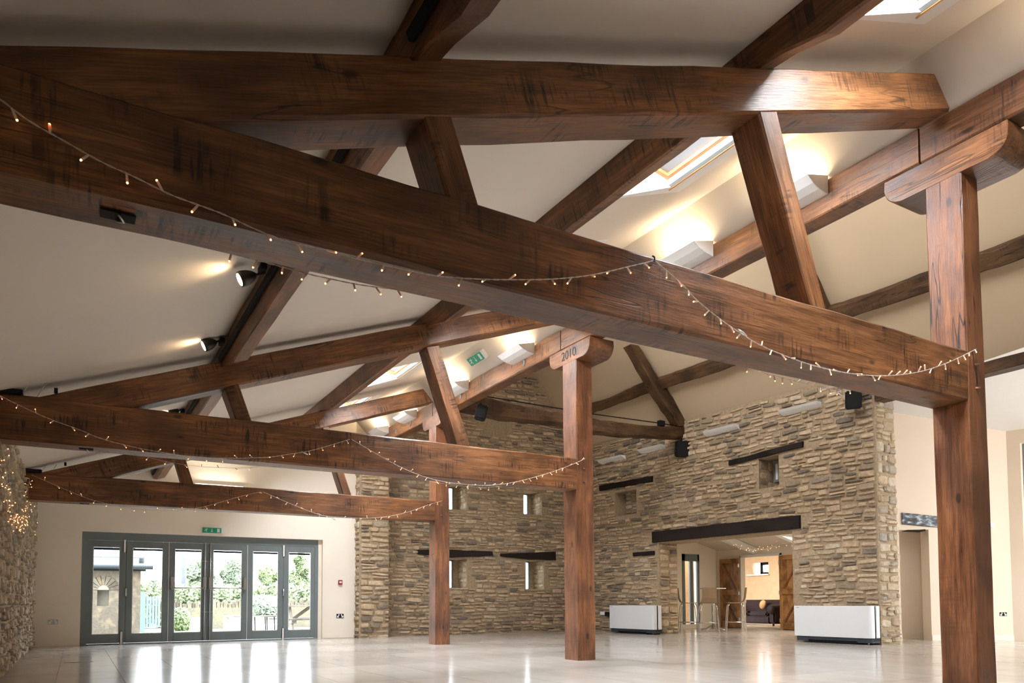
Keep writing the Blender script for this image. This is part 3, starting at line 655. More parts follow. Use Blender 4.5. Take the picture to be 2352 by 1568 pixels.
# purlins under the ceiling
for j, xq in enumerate((1.20, 3.50)):
    zc = CA+CB*xq; dwn = -Nc; alng = Uc.normalized()
    wdt, dpt = (.165, .235) if j == 0 else (.15, .235)
    ends = [-4.8, 3.10, 8.14, 12.56, YW+.01]
    for i in range(4):
        a, b = ends[i], ends[i+1]; sec = []
        for v, dd in ((a, .14 if i else dpt), (a+.22, .16 if i else dpt), (a+.5, dpt), (b-.5, dpt), (b-.22, .17), (b, .15)) if i < 3 else ((a, .14), (a+.22, .16), (a+.5, dpt), (b-.34, dpt), (b, dpt-.06)):
            top = Vector((xq, v, zc))+Nc*.01; bot = Vector((xq, v, zc))+dwn*dd
            sec.append([bot, top, top+alng*wdt, bot+alng*wdt])
        pu = loft('purlin', sec, W_OAK, None, .011, .0015, seed=80+j*5+i)
        tag(pu, '%s oak purlin under the ceiling, %s' % (('lower', 'upper')[j], ['nearest bay, above the nearest truss', 'bay between nearest and second trusses', 'bay between second and farthest trusses', 'far bay ending at the door wall'][i]), 'purlin', 'oak purlins under the sloping ceiling')

# old barn timbers
YO = 12.45
def yo(px, py, d=0): return at(px, py, 'Y', YO+d)
tt = [((1045, 905), (1030, 932)), ((1121, 912.5), (1066, 939.6)), ((1189, 928.4), (1161, 960)), ((1294, 949), (1294, 975)), ((1359, 960), (1359, 992)), ((1433, 969.7), (1441, 1000)), ((1494, 977.7), (1505, 1003)), ((1560, 978.5), (1560, 1005)), ((1595, 978.5), (1595, 1006.4))]
s3 = Vector((0, .28, 0))
ot = loft('old_tie_beam', [[yo(*b), yo(*a), yo(*a)+s3, yo(*b)+s3] for a, b in tt], W_OLD, None, .03, .010, .16, seed=5)
tag(ot, 'weathered curved tie beam of the old barn truss ending in the stone wall', 'beam')
bl = [((1449, 790), (1469, 794)), ((1468, 825), (1487, 823)), ((1497, 876), (1512, 863)), ((1519, 912), (1541, 903)), ((1545, 950), (1570, 940)), ((1562, 979), (1594, 975))]
def blade(name, pr2, dy, seed):
    secs = []
    for a, b in pr2: p, q_ = yo(*a), yo(*b); p.y += dy; q_.y += dy; secs.append([p, q_, q_+s3, p+s3])
    return loft(name, secs, W_OLD, None, .025, .008, .16, seed=seed)
tag(blade('old_rafter', bl, 0, 6), 'old barn rafter leaning against the ceiling above the curved tie beam', 'rafter')
# second old truss, mostly hidden behind the nearer oak struts
def sep(x, y, d=0): return Vector((x, y, seZ(x, y)))-SEn.normalized()*d
tag(loft('old_rafter', [[sep(9.0, 8.2, .26), sep(9.0, 8.2, .0), sep(9.0, 8.5, .0), sep(9.0, 8.5, .26)], [sep(11.95, 8.2, .24), sep(11.95, 8.2, 0), sep(11.95, 8.5, 0), sep(11.95, 8.5, .24)]], W_OLD, None, .02, .006, seed=9), 'old barn rafter behind the leaning strut of the nearest truss', 'rafter')
def se(px, py): return atp(px, py, SEn, SEc)
def opurlin(pairs, label, seed, thick=.15):
    secs = []
    nn = SEn.normalized()
    for a, b in pairs:
        lo_, hi_ = se(*b), se(*a); hi_ = Vector((hi_.x, lo_.y, seZ(hi_.x, lo_.y))); secs.append([lo_-nn*thick, hi_-nn*thick, hi_+nn*.01, lo_+nn*.01])
    tag(loft('old_purlin', secs, W_OLD, None, .02, .010, .16, seed=seed), label, 'purlin', 'weathered purlins of the old barn')
opurlin([((2600, 428), (2600, 480)), ((2352, 537), (2352, 588)), ((2249, 577), (2249, 622)), ((2130, 621), (2130, 667)), ((1990, 672), (1990, 712)), ((1905, 700), (1915, 737))], 'weathered purlin on the barn ceiling crossing behind the nearest post', 12)
opurlin([((1905, 722), (1905, 762)), ((1750, 778), (1750, 815)), ((1617, 828), (1617, 860)), ((1513, 866), (1521, 889))], 'weathered purlin on the barn ceiling right of the old rafter', 13)
opurlin([((1500, 868), (1500, 895)), ((1470, 879), (1470, 907)), ((1410, 908), (1410, 928)), ((1359, 922), (1359, 947)), ((1240, 972), (1240, 985))], 'weathered purlin on the barn ceiling left of the old rafter', 14)
tag(rectbeam('wall_plate', (12.06, -4, 4.25), (12.06, 7.95, 4.26), (.25, 0, 0), (0, 0, .19), W_OLD, seed=15), 'dark wall plate spanning the porch opening beyond the nearest post', 'beam')
tag(tube('cable', [yo(1066, 905, .1), yo(1122, 911, .1), yo(1359, 950, .1), yo(1512, 971, .1), yo(1560, 979, .1)], .012, BLACK), 'black cable strung above the curved barn tie beam', 'cable')

# dark lintels in the stone walls
def elint(name, a, b, z0, z1, out, label, z0b=None, z1b=None, seed=1, dep=.5, j=.006):
    pa, pb = ew(a, 1300), ew(b, 1300); ua, ub = ewu(pa), ewu(pb)
    secs = []
    for i in range(5):
        t_ = i/4; u = ua+(ub-ua)*t_; za_ = z0+(z0b-z0)*t_ if z0b else z0; zb2 = z1+(z1b-z1)*t_ if z1b else z1
        secs.append([ewp(u, za_, out), ewp(u, zb2, out), ewp(u, zb2, out-dep), ewp(u, za_, out-dep)])
    tag(loft('lintel', secs, W_DARK, None, .008, j, .2, seed=seed), label, 'lintel')
elint('lintel', 1842, 1502, 2.155, 2.41, .055, 'long dark timber lintel over the wide opening to the lounge', seed=2, dep=.6, j=.002)
elint('lintel', 1853, 1682, 3.72, 3.83, .055, 'dark timber lintel above the small recessed window high in the stone wall', 3.63, 3.73, 3, .3, .008)
elint('lintel', 1503, 1382, 3.60, 3.73, .055, 'dark timber lintel over the blocked window left of the hanging speaker', 3.62, 3.76, 4, .3, .008)
elint('lintel', 1505, 1457, 1.865, 1.955, .05, 'short dark timber bedded in the stone wall left of the wide opening', seed=5, dep=.2)
for (a, b, label, sd) in ((((961, 1262), (1040, 1262), (1132, 1266)), ((965, 1272), (1040, 1280), (1132, 1276)), 'dark timber lintel over the left slit window of the gable wall', 3), (((1151, 1271), (1215, 1269), (1277, 1266)), ((1152, 1277), (1215, 1284), (1277, 1286)), 'dark timber lintel over the right slit window of the gable wall', 4)):
    secs = []
    for p, q_ in zip(a, b):
        t_, b_ = gw(p[0], p[1], YG-.055), gw(q_[0], q_[1], YG-.055); b_.x = t_.x; secs.append([b_, t_, t_+Vector((0, .4, 0)), b_+Vector((0, .4, 0))])
    tag(loft('lintel', secs, W_DARK, None, .008, .005, .2, seed=sd), label, 'lintel')

# ================================================================= LIGHTS ON WALLS
def uplight(P, U, N, L, p, h, label, group, power, col=(1, .80, .52), up=Vector((0, 0, 1))):
    """plaster trough: U along wall, N away from wall, P = top edge at the wall, start"""
    U, N = Vector(U), Vector(N); t = thing('wall_uplight', label, 'wall light', P, group)
    prof = [(p, 0), (p*.72, -h*.42), (p*.42, -h*.72), (p*.12, -h*.93), (0, -h)]
    th = .008; vs_, fs_ = [], []
    for u in (0, L):
        for a, b_ in prof: vs_.append(P+U*u+N*a+up*b_)
        for a, b_ in prof: vs_.append(P+U*u+N*max(a-th*1.6, 0)+up*(b_+(th if a < p else 0)))
    n5 = 5
    for i in range(4): fs_ += [(i, i+1, 10+i+1, 10+i), (5+i, 15+i, 15+i+1, 5+i+1)]
    fs_ += [(0, 10, 15, 5)]
    mesh('shade', vs_, fs_, WHITE, t, False)
    for u in (0, L):
        e = [P+U*u+N*a+up*b_ for a, b_ in prof]+[P+U*u]; prism('end_plate', e, U*(.006 if u == 0 else -.006), WHITE, t)
    if power:
        c_ = P+U*(L/2)+N*(p*.38)-up*(h*.30); a_ = area('uplight_lamp', c_, (L*.7, p*.3), power, col, up); a_.data.spread = math.radians(165)
        a_.rotation_euler = Matrix((U, up.cross(U)*-1, -up)).transposed().to_euler() if False else a_.rotation_euler
        # turn the long side along the wall
        zz = -up.normalized(); xx = U.normalized(); yy_ = zz.cross(xx); a_.rotation_euler = Matrix((xx, yy_, zz)).transposed().to_euler()
SLv = Vector((5.74-5.416, 0, -(4.88-4.55))).normalized()       # down the plaster slope
places = [1.6, 4.16, 5.55, 9.1, 11.22, 13.46, 15.0]
pos = {4.16: 'right of the leaning strut', 5.55: 'behind the leaning strut of the nearest truss', 9.1: 'beside the arrow sign', 11.22: 'behind the second truss strut', 13.46: 'by the far bolster', 15.0: 'closest to the end wall', 1.6: 'nearest the camera'}
for yv in places:
    P_ = Vector((5.722, yv, 4.568)); uplight(P_, (0, 1, 0), (-1, 0, -.25), .62 if yv != 15.0 else .55, .28, .17, 'cream trough uplighter above the oak plate, '+pos[yv], 'uplighters above the arcade plate', 2.4)
lab = ['largest cream trough light, right of the others on the stone wall', 'cream trough light right of the hanging speaker on the stone wall', 'cream trough light just left of the hanging speaker', 'cream trough light farthest left on the stone wall']
for (a, b, zz), lb in zip(((1890, 1800, 4.50), (1700, 1625, 4.455), (1529, 1475, 4.41), (1437, 1382, 4.39)), lab):
    ua, ub = ewu(ew(a, 1000)), ewu(ew(b, 1000)); uplight(ewp(ua, zz, .01), EU, EN, ub-ua, .17, .10, lb, 'uplighters on the stone wall', 0)
t = thing('wall_light', 'long white strip light high on the end wall behind the farthest truss', 'wall light', at(500, 1110, 'Y', YW))
a, b = at(447, 1108, 'Y', YW-.09), at(562, 1113, 'Y', YW-.09)
area('strip_lamp', ((a.x+b.x)/2, YW-.06, a.z-.05), (b.x-a.x-.1,   .05), 4, (1, .9, .76), (0, -.25, 1)); box('shade', (a.x, YW-.11, a.z-.11), (b.x, YW, a.z-.085), WHITE, t, .004); box('back_plate', (a.x+.02, YW-.05, a.z-.085), (b.x-.02, YW, a.z), WHITE, t, .004)

# spotlight track on the left face of the lower purlin
zc1 = CA+CB*1.20
for i, (a, b) in enumerate(((-4.5, 2.95), (3.4, 7.98), (8.42, 12.4), (12.85, 15.8))):
    p_ = Vector((1.20, 0, zc1))-Nc*.12; sd_ = -Uc.normalized()
    sec = [[p_+Vector((0, v, 0)), p_+Vector((0, v, 0))+Nc*.045, p_+Vector((0, v, 0))+Nc*.045+sd_*.03, p_+Vector((0, v, 0))+sd_*.03] for v in (a, b)]
    o = loft('light_track', sec, BLACK, None, .003, 0, 9)
    tag(o, 'black spotlight track along the lower purlin, '+['over the nearest truss', 'between nearest and second trusses', 'between second and farthest trusses', 'beyond the farthest truss'][i], 'light track', 'black tracks on the lower purlin')
for i, (px, py) in enumerate(((570, 636), (483, 789), (400, 946), (323, 1084))):
    r_ = RT*((px-1176)/F)-UP*((py-PY)/F)+FW; X0 = 1.06
    p = CAM+r_*((X0-CAM.x)/r_.x)
    t = thing('track_spotlight', ['bronze spotlight on the track, closest to the nearest tie beam', 'bronze spotlight on the track just above the second rafter', 'bronze spotlight seen under the second rafter', 'bronze spotlight under the farthest rafter'][i], 'spotlight', p, 'spotlights on the purlin track')
    d_ = Vector((-.8, .05, -.42)).normalized(); s_ = .075
    pts_ = [p-d_*(s_*k_) for k_ in (-.9, -.5, 0, .5, .8, .92)]
    lh = tube('lamp_head', pts_, [.056, .058, .052, .036, .018, .004], BRONZE, t, 14)
    tube('lamp_lens', [p+d_*.066, p+d_*.071], [.046, .044], E_SPOT, lh, 14)
    tk = Vector((1.185, p.y, zc1-.06)); tube('arm', [p-d_*.06, p-d_*.1+Vector((.03, 0, .01)), tk], .009, BLACK, t, 6); box('driver_box', tk+Vector((-.045, -.06, -.03)), tk+Vector((0, .06, .02)), BLACK, t, .004)
    sl = bpy.data.lights.new('spot_beam', 'SPOT'); sl.energy = 1.7; sl.color = (1, .72, .42); sl.spot_size = math.radians(100); sl.spot_blend = .8; sl.shadow_soft_size = .03
    so = bpy.data.objects.new('spot_beam', sl); COL.objects.link(so); so.location = p+d_*.08; so.rotation_euler = Vector((-.95, .12, .16)).to_track_quat('-Z', 'Y').to_euler()

def portal(loc, size, d):
    a_ = area('daylight_portal', loc, size, 1, (1, 1, 1), d); a_.data.cycles.is_portal = True
portal((2.3, YW+.35, 1.07), (4.6, 2.2), (0, -1, 0)); 

# extra unseen spotlight over the camera, added to brighten the posts
_p = Vector((1.06, -.6, 3.12)); t = thing('track_spotlight', 'added unseen bronze spotlight over the camera, brightening the posts', 'spotlight', _p, 'spotlights on the purlin track')
_d = (Vector((6.0, 5.2, 2.7))-_p).normalized(); tube('lamp_head', [_p-_d*k_ for k_ in (-.07, -.04, 0, .04, .06)], [.056, .058, .052, .036, .018], BRONZE, t, 14); tube('arm', [_p-_d*.06, Vector((1.185, -.6, zc1-.06))], .009, BLACK, t, 6)
sl = bpy.data.lights.new('spot_beam', 'SPOT'); sl.energy = 115; sl.color = (1, .86, .74); sl.spot_size = math.radians(66); sl.spot_blend = 1; sl.shadow_soft_size = .06
so = bpy.data.objects.new('spot_beam', sl); COL.objects.link(so); so.location = _p+_d*.08; so.rotation_euler = _d.to_track_quat('-Z', 'Y').to_euler()
# daylight at skylights (sky fills them), glazing behind the camera and the porch window
for k, (a, b) in enumerate(SKY):
    c_ = Vector((4.32, (a+b)/2, 4.95)); area('skylight_daylight', c_, (.62, b-a-.3), 85, (.9, .93, 1), (.5, 0, -.85))

# ================================================================= FAIRY LIGHTS
def bulbmesh():
    V, Fs, mi = [], [], []
    for (z0, z1, r0, r1, m_) in ((0, .036, .0042, .0046, 0), (.036, .0415, .0042, .0028, 1)):
        v, f = tubedata([(0, 0, z0), (0, 0, (z0+z1)/2), (0, 0, z1)], [r0, (r0+r1)/2+.0006, r1], 5); k = len(V); V += v; Fs += [tuple(i+k for i in q_) for q_ in f]; mi += [m_]*len(f)
    me = bpy.data.meshes.new('bulb'); me.from_pydata(V, [], Fs); me.materials.append(BULBS); me.materials.append(E_BULB); me.polygons.foreach_set('material_index', mi); return me
BM = bulbmesh(); qb = random.Random(5)
def resample(P, step):
    out = [P[0]]; acc = 0
    for a, b in zip(P, P[1:]):
        L = (b-a).length; s = step-acc
        while s < L: out.append(a.lerp(b, s/L)); s += step
        acc = (acc+L) % step
    return out
def smoothp(P, it=2):
    for _ in range(it):
        Q = [P[0]]
        for a, b in zip(P, P[1:]): Q += [a.lerp(b, .25), a.lerp(b, .75)]
        P = Q+[P[-1]]
    return P
def string(pts, label, group, step, r=.0028, scale=1.0, parent=None, hang=.6):
    P = smoothp(pts); t = parent or thing('fairy_lights', label, 'fairy lights', mid(P), group)
    W = []                                     # twisted pair of wires
    if r > .002:
        Q = resample(P, .014)
        for ph in (0, math.pi):
            W.append(([p_+Vector((0, math.cos(i*.9+ph), math.sin(i*.9+ph)))*.0022 for i, p_ in enumerate(Q)], .0016))
    else: W = [(P, r)]
    tubes('cable', W, PINK, t, 4)
    for p_ in resample(P, step)[1:]:
        d_ = Vector((qb.uniform(-1, 1), qb.uniform(-.7, .3), -1 if qb.random() < hang else qb.uniform(-.4, 1))).normalized()
        o = bpy.data.objects.new('bulb', BM); COL.objects.link(o); o.parent = t; t_inv = Matrix.Translation(-Vector(t.location)); o.matrix_parent_inverse = t_inv
        o.matrix_basis = Matrix.Translation(p_) @ d_.to_track_quat('Z', 'Y').to_matrix().to_4x4() @ Matrix.Scale(scale, 4)
    return t
def S(pts, y): return [at(a, b, 'Y', y) for a, b in pts]
g_ = 'fairy light garlands on the tie beams'
YA, YB, YC = TY['A']-.035, TY['B']-.035, TY['C']-.035
string(S([(-160, 120), (5, 230), (60, 275), (150, 325), (237, 375), (315, 408), (385, 445), (440, 465), (512, 490), (575, 522), (650, 552), (710, 565), (770, 578), (822, 595), (878, 606), (935, 620), (990, 632), (1050, 638), (1105, 641), (1150, 642), (1250, 642), (1310, 638), (1370, 630), (1440, 613), (1503, 598)], YA), 'long drooping fairy light string on the nearest tie beam, left of the hook', g_, .125)
string(S([(1504, 598), (1530, 620), (1570, 655), (1600, 690), (1650, 730), (1700, 765), (1740, 790), (1790, 812), (1850, 834), (1900, 848), (1960, 859), (2020, 864), (2080, 860), (2130, 850), (2180, 832), (2215, 815), (2243, 801)], YA), 'fairy light string from the hook down to the nearest post', g_, .088)
string(S([(470, 562), (500, 574), (560, 590), (625, 606), (700, 628), (780, 645), (830, 655), (900, 664), (960, 668)], TY['A']+D+.05), 'dim fairy light string hanging behind the left half of the nearest tie beam', g_, .11)
string(S([(1700, 838), (1742, 852), (1800, 868), (1860, 884), (1930, 897), (1990, 892)], TY['A']+D+.05), 'fairy light string hanging behind the right half of the nearest tie beam', g_, .08)
string(S([(-40, 885), (8, 913), (60, 938), (120, 965), (180, 985), (232, 1008), (300, 1025), (350, 1035), (400, 1043), (450, 1050), (510, 1052), (560, 1052), (620, 1050), (660, 1043), (700, 1038), (740, 1028), (805, 1008)], YB), 'fairy light string on the left half of the second tie beam', g_, .15)
string(S([(807, 1008), (830, 1022), (870, 1045), (910, 1068), (960, 1090), (1010, 1105), (1070, 1113), (1120, 1115), (1170, 1110), (1220, 1098), (1280, 1080), (1330, 1060), (1345, 1052)], YB), 'fairy light string on the second tie beam, rising to the middle post', g_, .11)
string(S([(300, 1036), (340, 1050), (380, 1060), (430, 1068), (480, 1073), (560, 1075), (600, 1070), (650, 1064)], TY['B']+D+.05), 'fairy light string behind the left half of the second tie beam', g_, .17, .0016)
string(S([(975, 1103), (1030, 1112), (1090, 1119), (1150, 1118), (1190, 1108)], TY['B']+D+.05), 'fairy light string behind the right half of the second tie beam', g_, .15, .0016)
string(S([(72, 1090), (130, 1115), (200, 1145), (250, 1158), (300, 1168), (400, 1174), (450, 1168), (500, 1155), (560, 1137), (602, 1129)], YC), 'fairy light string on the left half of the farthest tie beam', g_, .17, .0022, 1.2)
string(S([(604, 1129), (640, 1145), (700, 1170), (740, 1184), (790, 1190), (850, 1190), (900, 1185), (950, 1172), (985, 1158), (1015, 1150)], YC), 'fairy light string on the right half of the farthest tie beam', g_, .14, .0022, 1.2)
# curtain of strings down the left wall
def SX(pts): return [at(a, b, 'X', -.60) for a, b in pts]
for pts, lb in (([(4, 1022), (12, 1060), (8, 1100), (14, 1150), (24, 1190), (42, 1208)], 'fairy lights trailing down the left stone wall, nearest strand'),
                ([(18, 1030), (14, 1090), (20, 1140), (30, 1180), (50, 1200), (62, 1180), (68, 1150)], 'fairy lights trailing down the left stone wall in a loop'),
                ([(69, 1092), (62, 1130), (58, 1165), (50, 1195), (36, 1215)], 'fairy lights hanging off the left end of the farthest tie beam')):
    string(SX(pts), lb, 'fairy lights on the left wall', .14, .0016, 1.15)
    string(SX([(a+6+6*math.sin(b), b+4) for a, b in pts]), lb+', second strand beside it', 'fairy lights on the left wall', .19, .0016, 1.15)
string([at(a, b, 'Y', 15.6) for a, b in ((80, 1160), (84, 1185), (78, 1210), (76, 1240), (72, 1270))], 'short fairy light strand at the corner of left wall and end wall', 'fairy lights on the left wall', .07, .0016, 1.2)
hk = tag(tube('hook', [at(1504, 600, 'Y', YA+.03), at(1503, 590, 'Y', YA), at(1499, 588, 'Y', YA-.01)], .004, BLACK), 'small black cup hook holding the fairy lights on the nearest tie beam', 'hook')
for (px, py, yy, lb) in ((1705, 764, YA-.01, 'shiny clear tape joint on the fairy light string right of the hook'), (700, 1040, YB-.01, 'shiny clear connector on the second beam fairy lights'), (734, 1181, YC-.01, 'black and silver connector on the farthest beam fairy lights'), (767, 1192, YC-.02, 'silver connector under the farthest tie beam'), (1928, 903, TY['A']+.36, 'silver tape tag dangling below the nearest tie beam near the black speaker')):
    p = at(px, py, 'Y', yy); tag(tube('connector', [p+Vector((-.035, 0, .014)), p, p+Vector((.035, 0, -.014))], [.004, .009, .005], GLASST), lb, 'connector')

# ================================================================= SMALL FITTINGS ON BEAMS
for k, lb in (('B', 'black control box with thin aerials on the left end of the second tie beam'), ('C', 'black control box with thin aerials on the left end of the farthest tie beam')):
    y = TY[k]; t = thing('control_box', lb, 'box', (-.6, y, 2.68)); z0_ = {'B': 2.685, 'C': 2.642}[k]
    box('case', (-.66, y+.0, z0_), (-.46, y+.14, z0_+.05), BLACK, t, .006)
    for dx in (.0, .12): tube('aerial', [(-.47+dx, y+.02, z0_), (-.40+dx, y+.02, z0_+.14)], .004, STEEL, t, 5)
for px, py, k in ((130, 898, 'B'), (151, 1066, 'C')):
    p = at(px, py, 'Y', TY[k]); tag(box('clip', p+Vector((-.02, 0, -.02)), p+Vector((.01, .02, .03)), BLACK), 'small black clip on top of the %s rafter' % order[k], 'clip')
for px, py, k in ((272, 486, 'A'), (198, 1031, 'B'), (194, 1157, 'C')):
    zb_ = 2.262 if k != 'C' else 2.252; p = at(px, py, 'Z', zb_); p.y = TY[k]+.14
    t = thing('roof_hook', 'recessed steel hook plate under the %s tie beam' % order[k], 'hook', p); box('plate', p+Vector((-.06, -.035, -.006)), p+Vector((.06, .035, .002)), BLACK, t, .002)
    tube('hook', [p+Vector((.0, -.03, -.01)), p+Vector((.02, 0, -.022)), p+Vector((.0, .03, -.01))], .005, STEEL, t, 6)
for px, py in ((1203, 832), (1057, 911), (942, 972), (910, 990)):
    p = at(px, py, 'X', XP-.006); t = thing('steel_ring', 'small oval steel ring plate on the oak plate, %s' % {1203: 'under the arrow sign uplighter', 1057: 'beside the second truss strut', 942: 'left of the far bolster', 910: 'farthest from the camera'}[px], 'ring plate', p, 'ring plates on the arcade plate')
    ring = [p+Vector((-.004, .03*math.cos(a_), .055*math.sin(a_))) for a_ in [i*math.pi/5 for i in range(11)]]; tube('ring', ring, .006, STEEL, t, 5); box('plate', p+Vector((0, -.02, -.03)), p+Vector((.006, .02, .035)), STEEL, t)
def speaker(P, s, rot, label, hang):
    t = thing('speaker', label, 'speaker', P)
    M = Matrix.Translation(P) @ Matrix.Rotation(rot, 4, 'Z') @ Matrix.Rotation(.22, 4, 'X')
    boxes('cabinet', [((-s*.5, -s*.45, -s*.62), (s*.5, s*.45, s*.62))], BLACK, t, s*.08, M); boxes('grille', [((-s*.44, -s*.49, -s*.56), (s*.44, -s*.45, s*.56))], BLACK, t, 0, M)
    tube('bracket', [P+Vector((0, 0, s*.5)), P+Vector((0, hang*.3, s*.7)), P+Vector((0, 0, s*.62+hang))], .015, BLACK, t, 6)
speaker(yo(1567, 1031, .05), .29, -.5, 'black loudspeaker hanging under the curved barn tie beam', .07)
speaker(ew(1960, 918, .22), .26, -.9, 'black loudspeaker below the right end of the nearest tie beam', .06)
speaker(Vector((6.05, 11.4, 4.08)), .2, 1.2, 'black loudspeaker tucked behind the oak plate by the second truss strut', .05)
t = thing('projector', 'small black projector lamp sitting on the curved barn tie beam', 'projector', yo(1522, 972)); box('body', yo(1516, 976)+Vector((0, 0, 0)), yo(1528, 966)+Vector((0, .1, 0)), BLACK, t, .004)

def exitsign(O, U, V, N, w_, h_, label, man=True):
    U, V, N = Vector(U).normalized(), Vector(V).normalized(), Vector(N).normalized(); t = thing('exit_sign', label, 'exit sign', O)
    M = Matrix((U, N, V)).transposed().to_4x4(); M.translation = O
    def b3(nm, a, b, m_): bm = bmesh.new(); bmbox(bm, a, b); o = frombm(nm, bm, m_, t); o.data.transform(M); return o
    b3('housing', (-w_/2, 0, -h_/2), (w_*.66, .04, h_/2), WHITE); gf = b3('green_face', (-w_/2+.004, .04, -h_*.46), (w_/2, .046, h_*.46), GREEN)
    e = .0475
    def poly(nm, pts):
        o = mesh(nm, [M @ Vector((x*h_, e, z*h_)) for x, z in pts], [tuple(range(len(pts)))], WHITE, gf); return o
    k = w_/h_/2
    poly('door_symbol', [(k*.55, -.33), (k*.82, -.33), (k*.82, .33), (k*.55, .33)])
    poly('arrow_shaft', [(-.04, -.1), (.04, -.1), (.04, .33), (-.04, .33)]); poly('arrow_head', [(-.17, -.1), (0, -.34), (.17, -.1), (0, -.03)])
    x = -k*.62
    for nm, pp in (('man_head', [(x+.12, .30), (x+.2, .24), (x+.24, .32), (x+.18, .38)]), ('man_body', [(x-.04, -.02), (x+.06, -.08), (x+.18, .2), (x+.06, .24)]), ('man_leg', [(x-.3, -.12), (x-.28, -.2), (x+.06, -.08), (x-.02, .0)]), ('man_leg', [(x+.0, -.05), (x+.09, -.07), (x+.16, -.3), (x+.07, -.33)]), ('man_arm', [(x-.22, .18), (x-.18, .1), (x+.12, .2), (x+.08, .26)]), ('man_arm', [(x+.12, .16), (x+.16, .1), (x+.32, .1), (x+.3, .16)])): poly(nm, pp)
exitsign(at(486, 1218, 'Y', YW), (1, 0, 0), (0, 0, 1), (0, -1, 0), .36, .115, 'green running man exit sign with down arrow above the glazed doors')
ps = atp(1096, 821, SLn, SLc); exitsign(ps, (0, -1, 0), -SLv, (-.71, 0, -.70), .46, .15, 'green arrow exit sign on the plaster slope above the oak plate')

def socket(P, U, N, label, plate, s=1.0):
    U, N = Vector(U).normalized(), Vector(N).normalized(); t = thing('wall_socket', label, 'socket', P); M = Matrix((U, N, Vector((0, 0, 1)))).transposed().to_4x4(); M.translation = P
    def b3(nm, a, b, m_, pr=None): bm = bmesh.new(); bmbox(bm, [v*s for v in a], [v*s for v in b]); o = frombm(nm, bm, m_, pr or t); o.data.transform(M); return o
    pl_ = b3('plate', (-.08, 0, -.045), (.08, .008, .045), plate)
    for sx in (-1, 1): b3('switch', (sx*.03-.012, .008, .008), (sx*.03+.012, .014, .034), WHITE, pl_); b3('socket_insert', (sx*.05-.02, .008, -.034), (sx*.05+.02, .012, .004), WHITE, pl_)
socket(at(122, 1428, 'Y', YW), (1, 0, 0), (0, -1, 0), 'steel double socket on the end wall left of the glazed doors', STEEL)
socket(at(781, 1414, 'Y', YW), (1, 0, 0), (0, -1, 0), 'black double socket on the end wall right of the glazed doors', BLACK)
p = qp(2304, 1410); socket(p, QU, QNn, 'black double socket on the cream wall beyond the nearest post', BLACK, .8)
t = thing('fire_call_point', 'red square fire alarm call point right of the glazed doors', 'alarm', at(781, 1337, 'Y', YW)); p = at(781, 1337, 'Y', YW)
box('case', p+Vector((-.045, -.04, -.05)), p+Vector((.045, 0, .05)), RED, t, .006); box('label_window', p+Vector((-.028, -.043, -.015)), p+Vector((.028, -.038, .022)), WHITE, t)
p = ew(1387, 1408, .0); t = thing('switch_box', 'white fused switch box with black lead left of the smaller fan heater', 'switch', p)
prism('case', [p+EU*.09+Vector((0, 0, -.04)), p-EU*.07+Vector((0, 0, -.04)), p-EU*.07+Vector((0, 0, .045)), p+EU*.09+Vector((0, 0, .045))], EN*.05, WHITE, t, .004)
p = ew(1398, 1409, .0); prism('plug_box', [p+EU*.05+Vector((0, 0, -.055)), p-EU*.08+Vector((0, 0, -.055)), p-EU*.08+Vector((0, 0, .045)), p+EU*.05+Vector((0, 0, .045))], EN*.09, BLACK, t, .004)
p = qp(2275, 1206); tag(tube('wall_button', [p, p+QNn*.03], .06, WHITE, None, 16), 'round cream wall fitting beyond the nearest post', 'fitting')

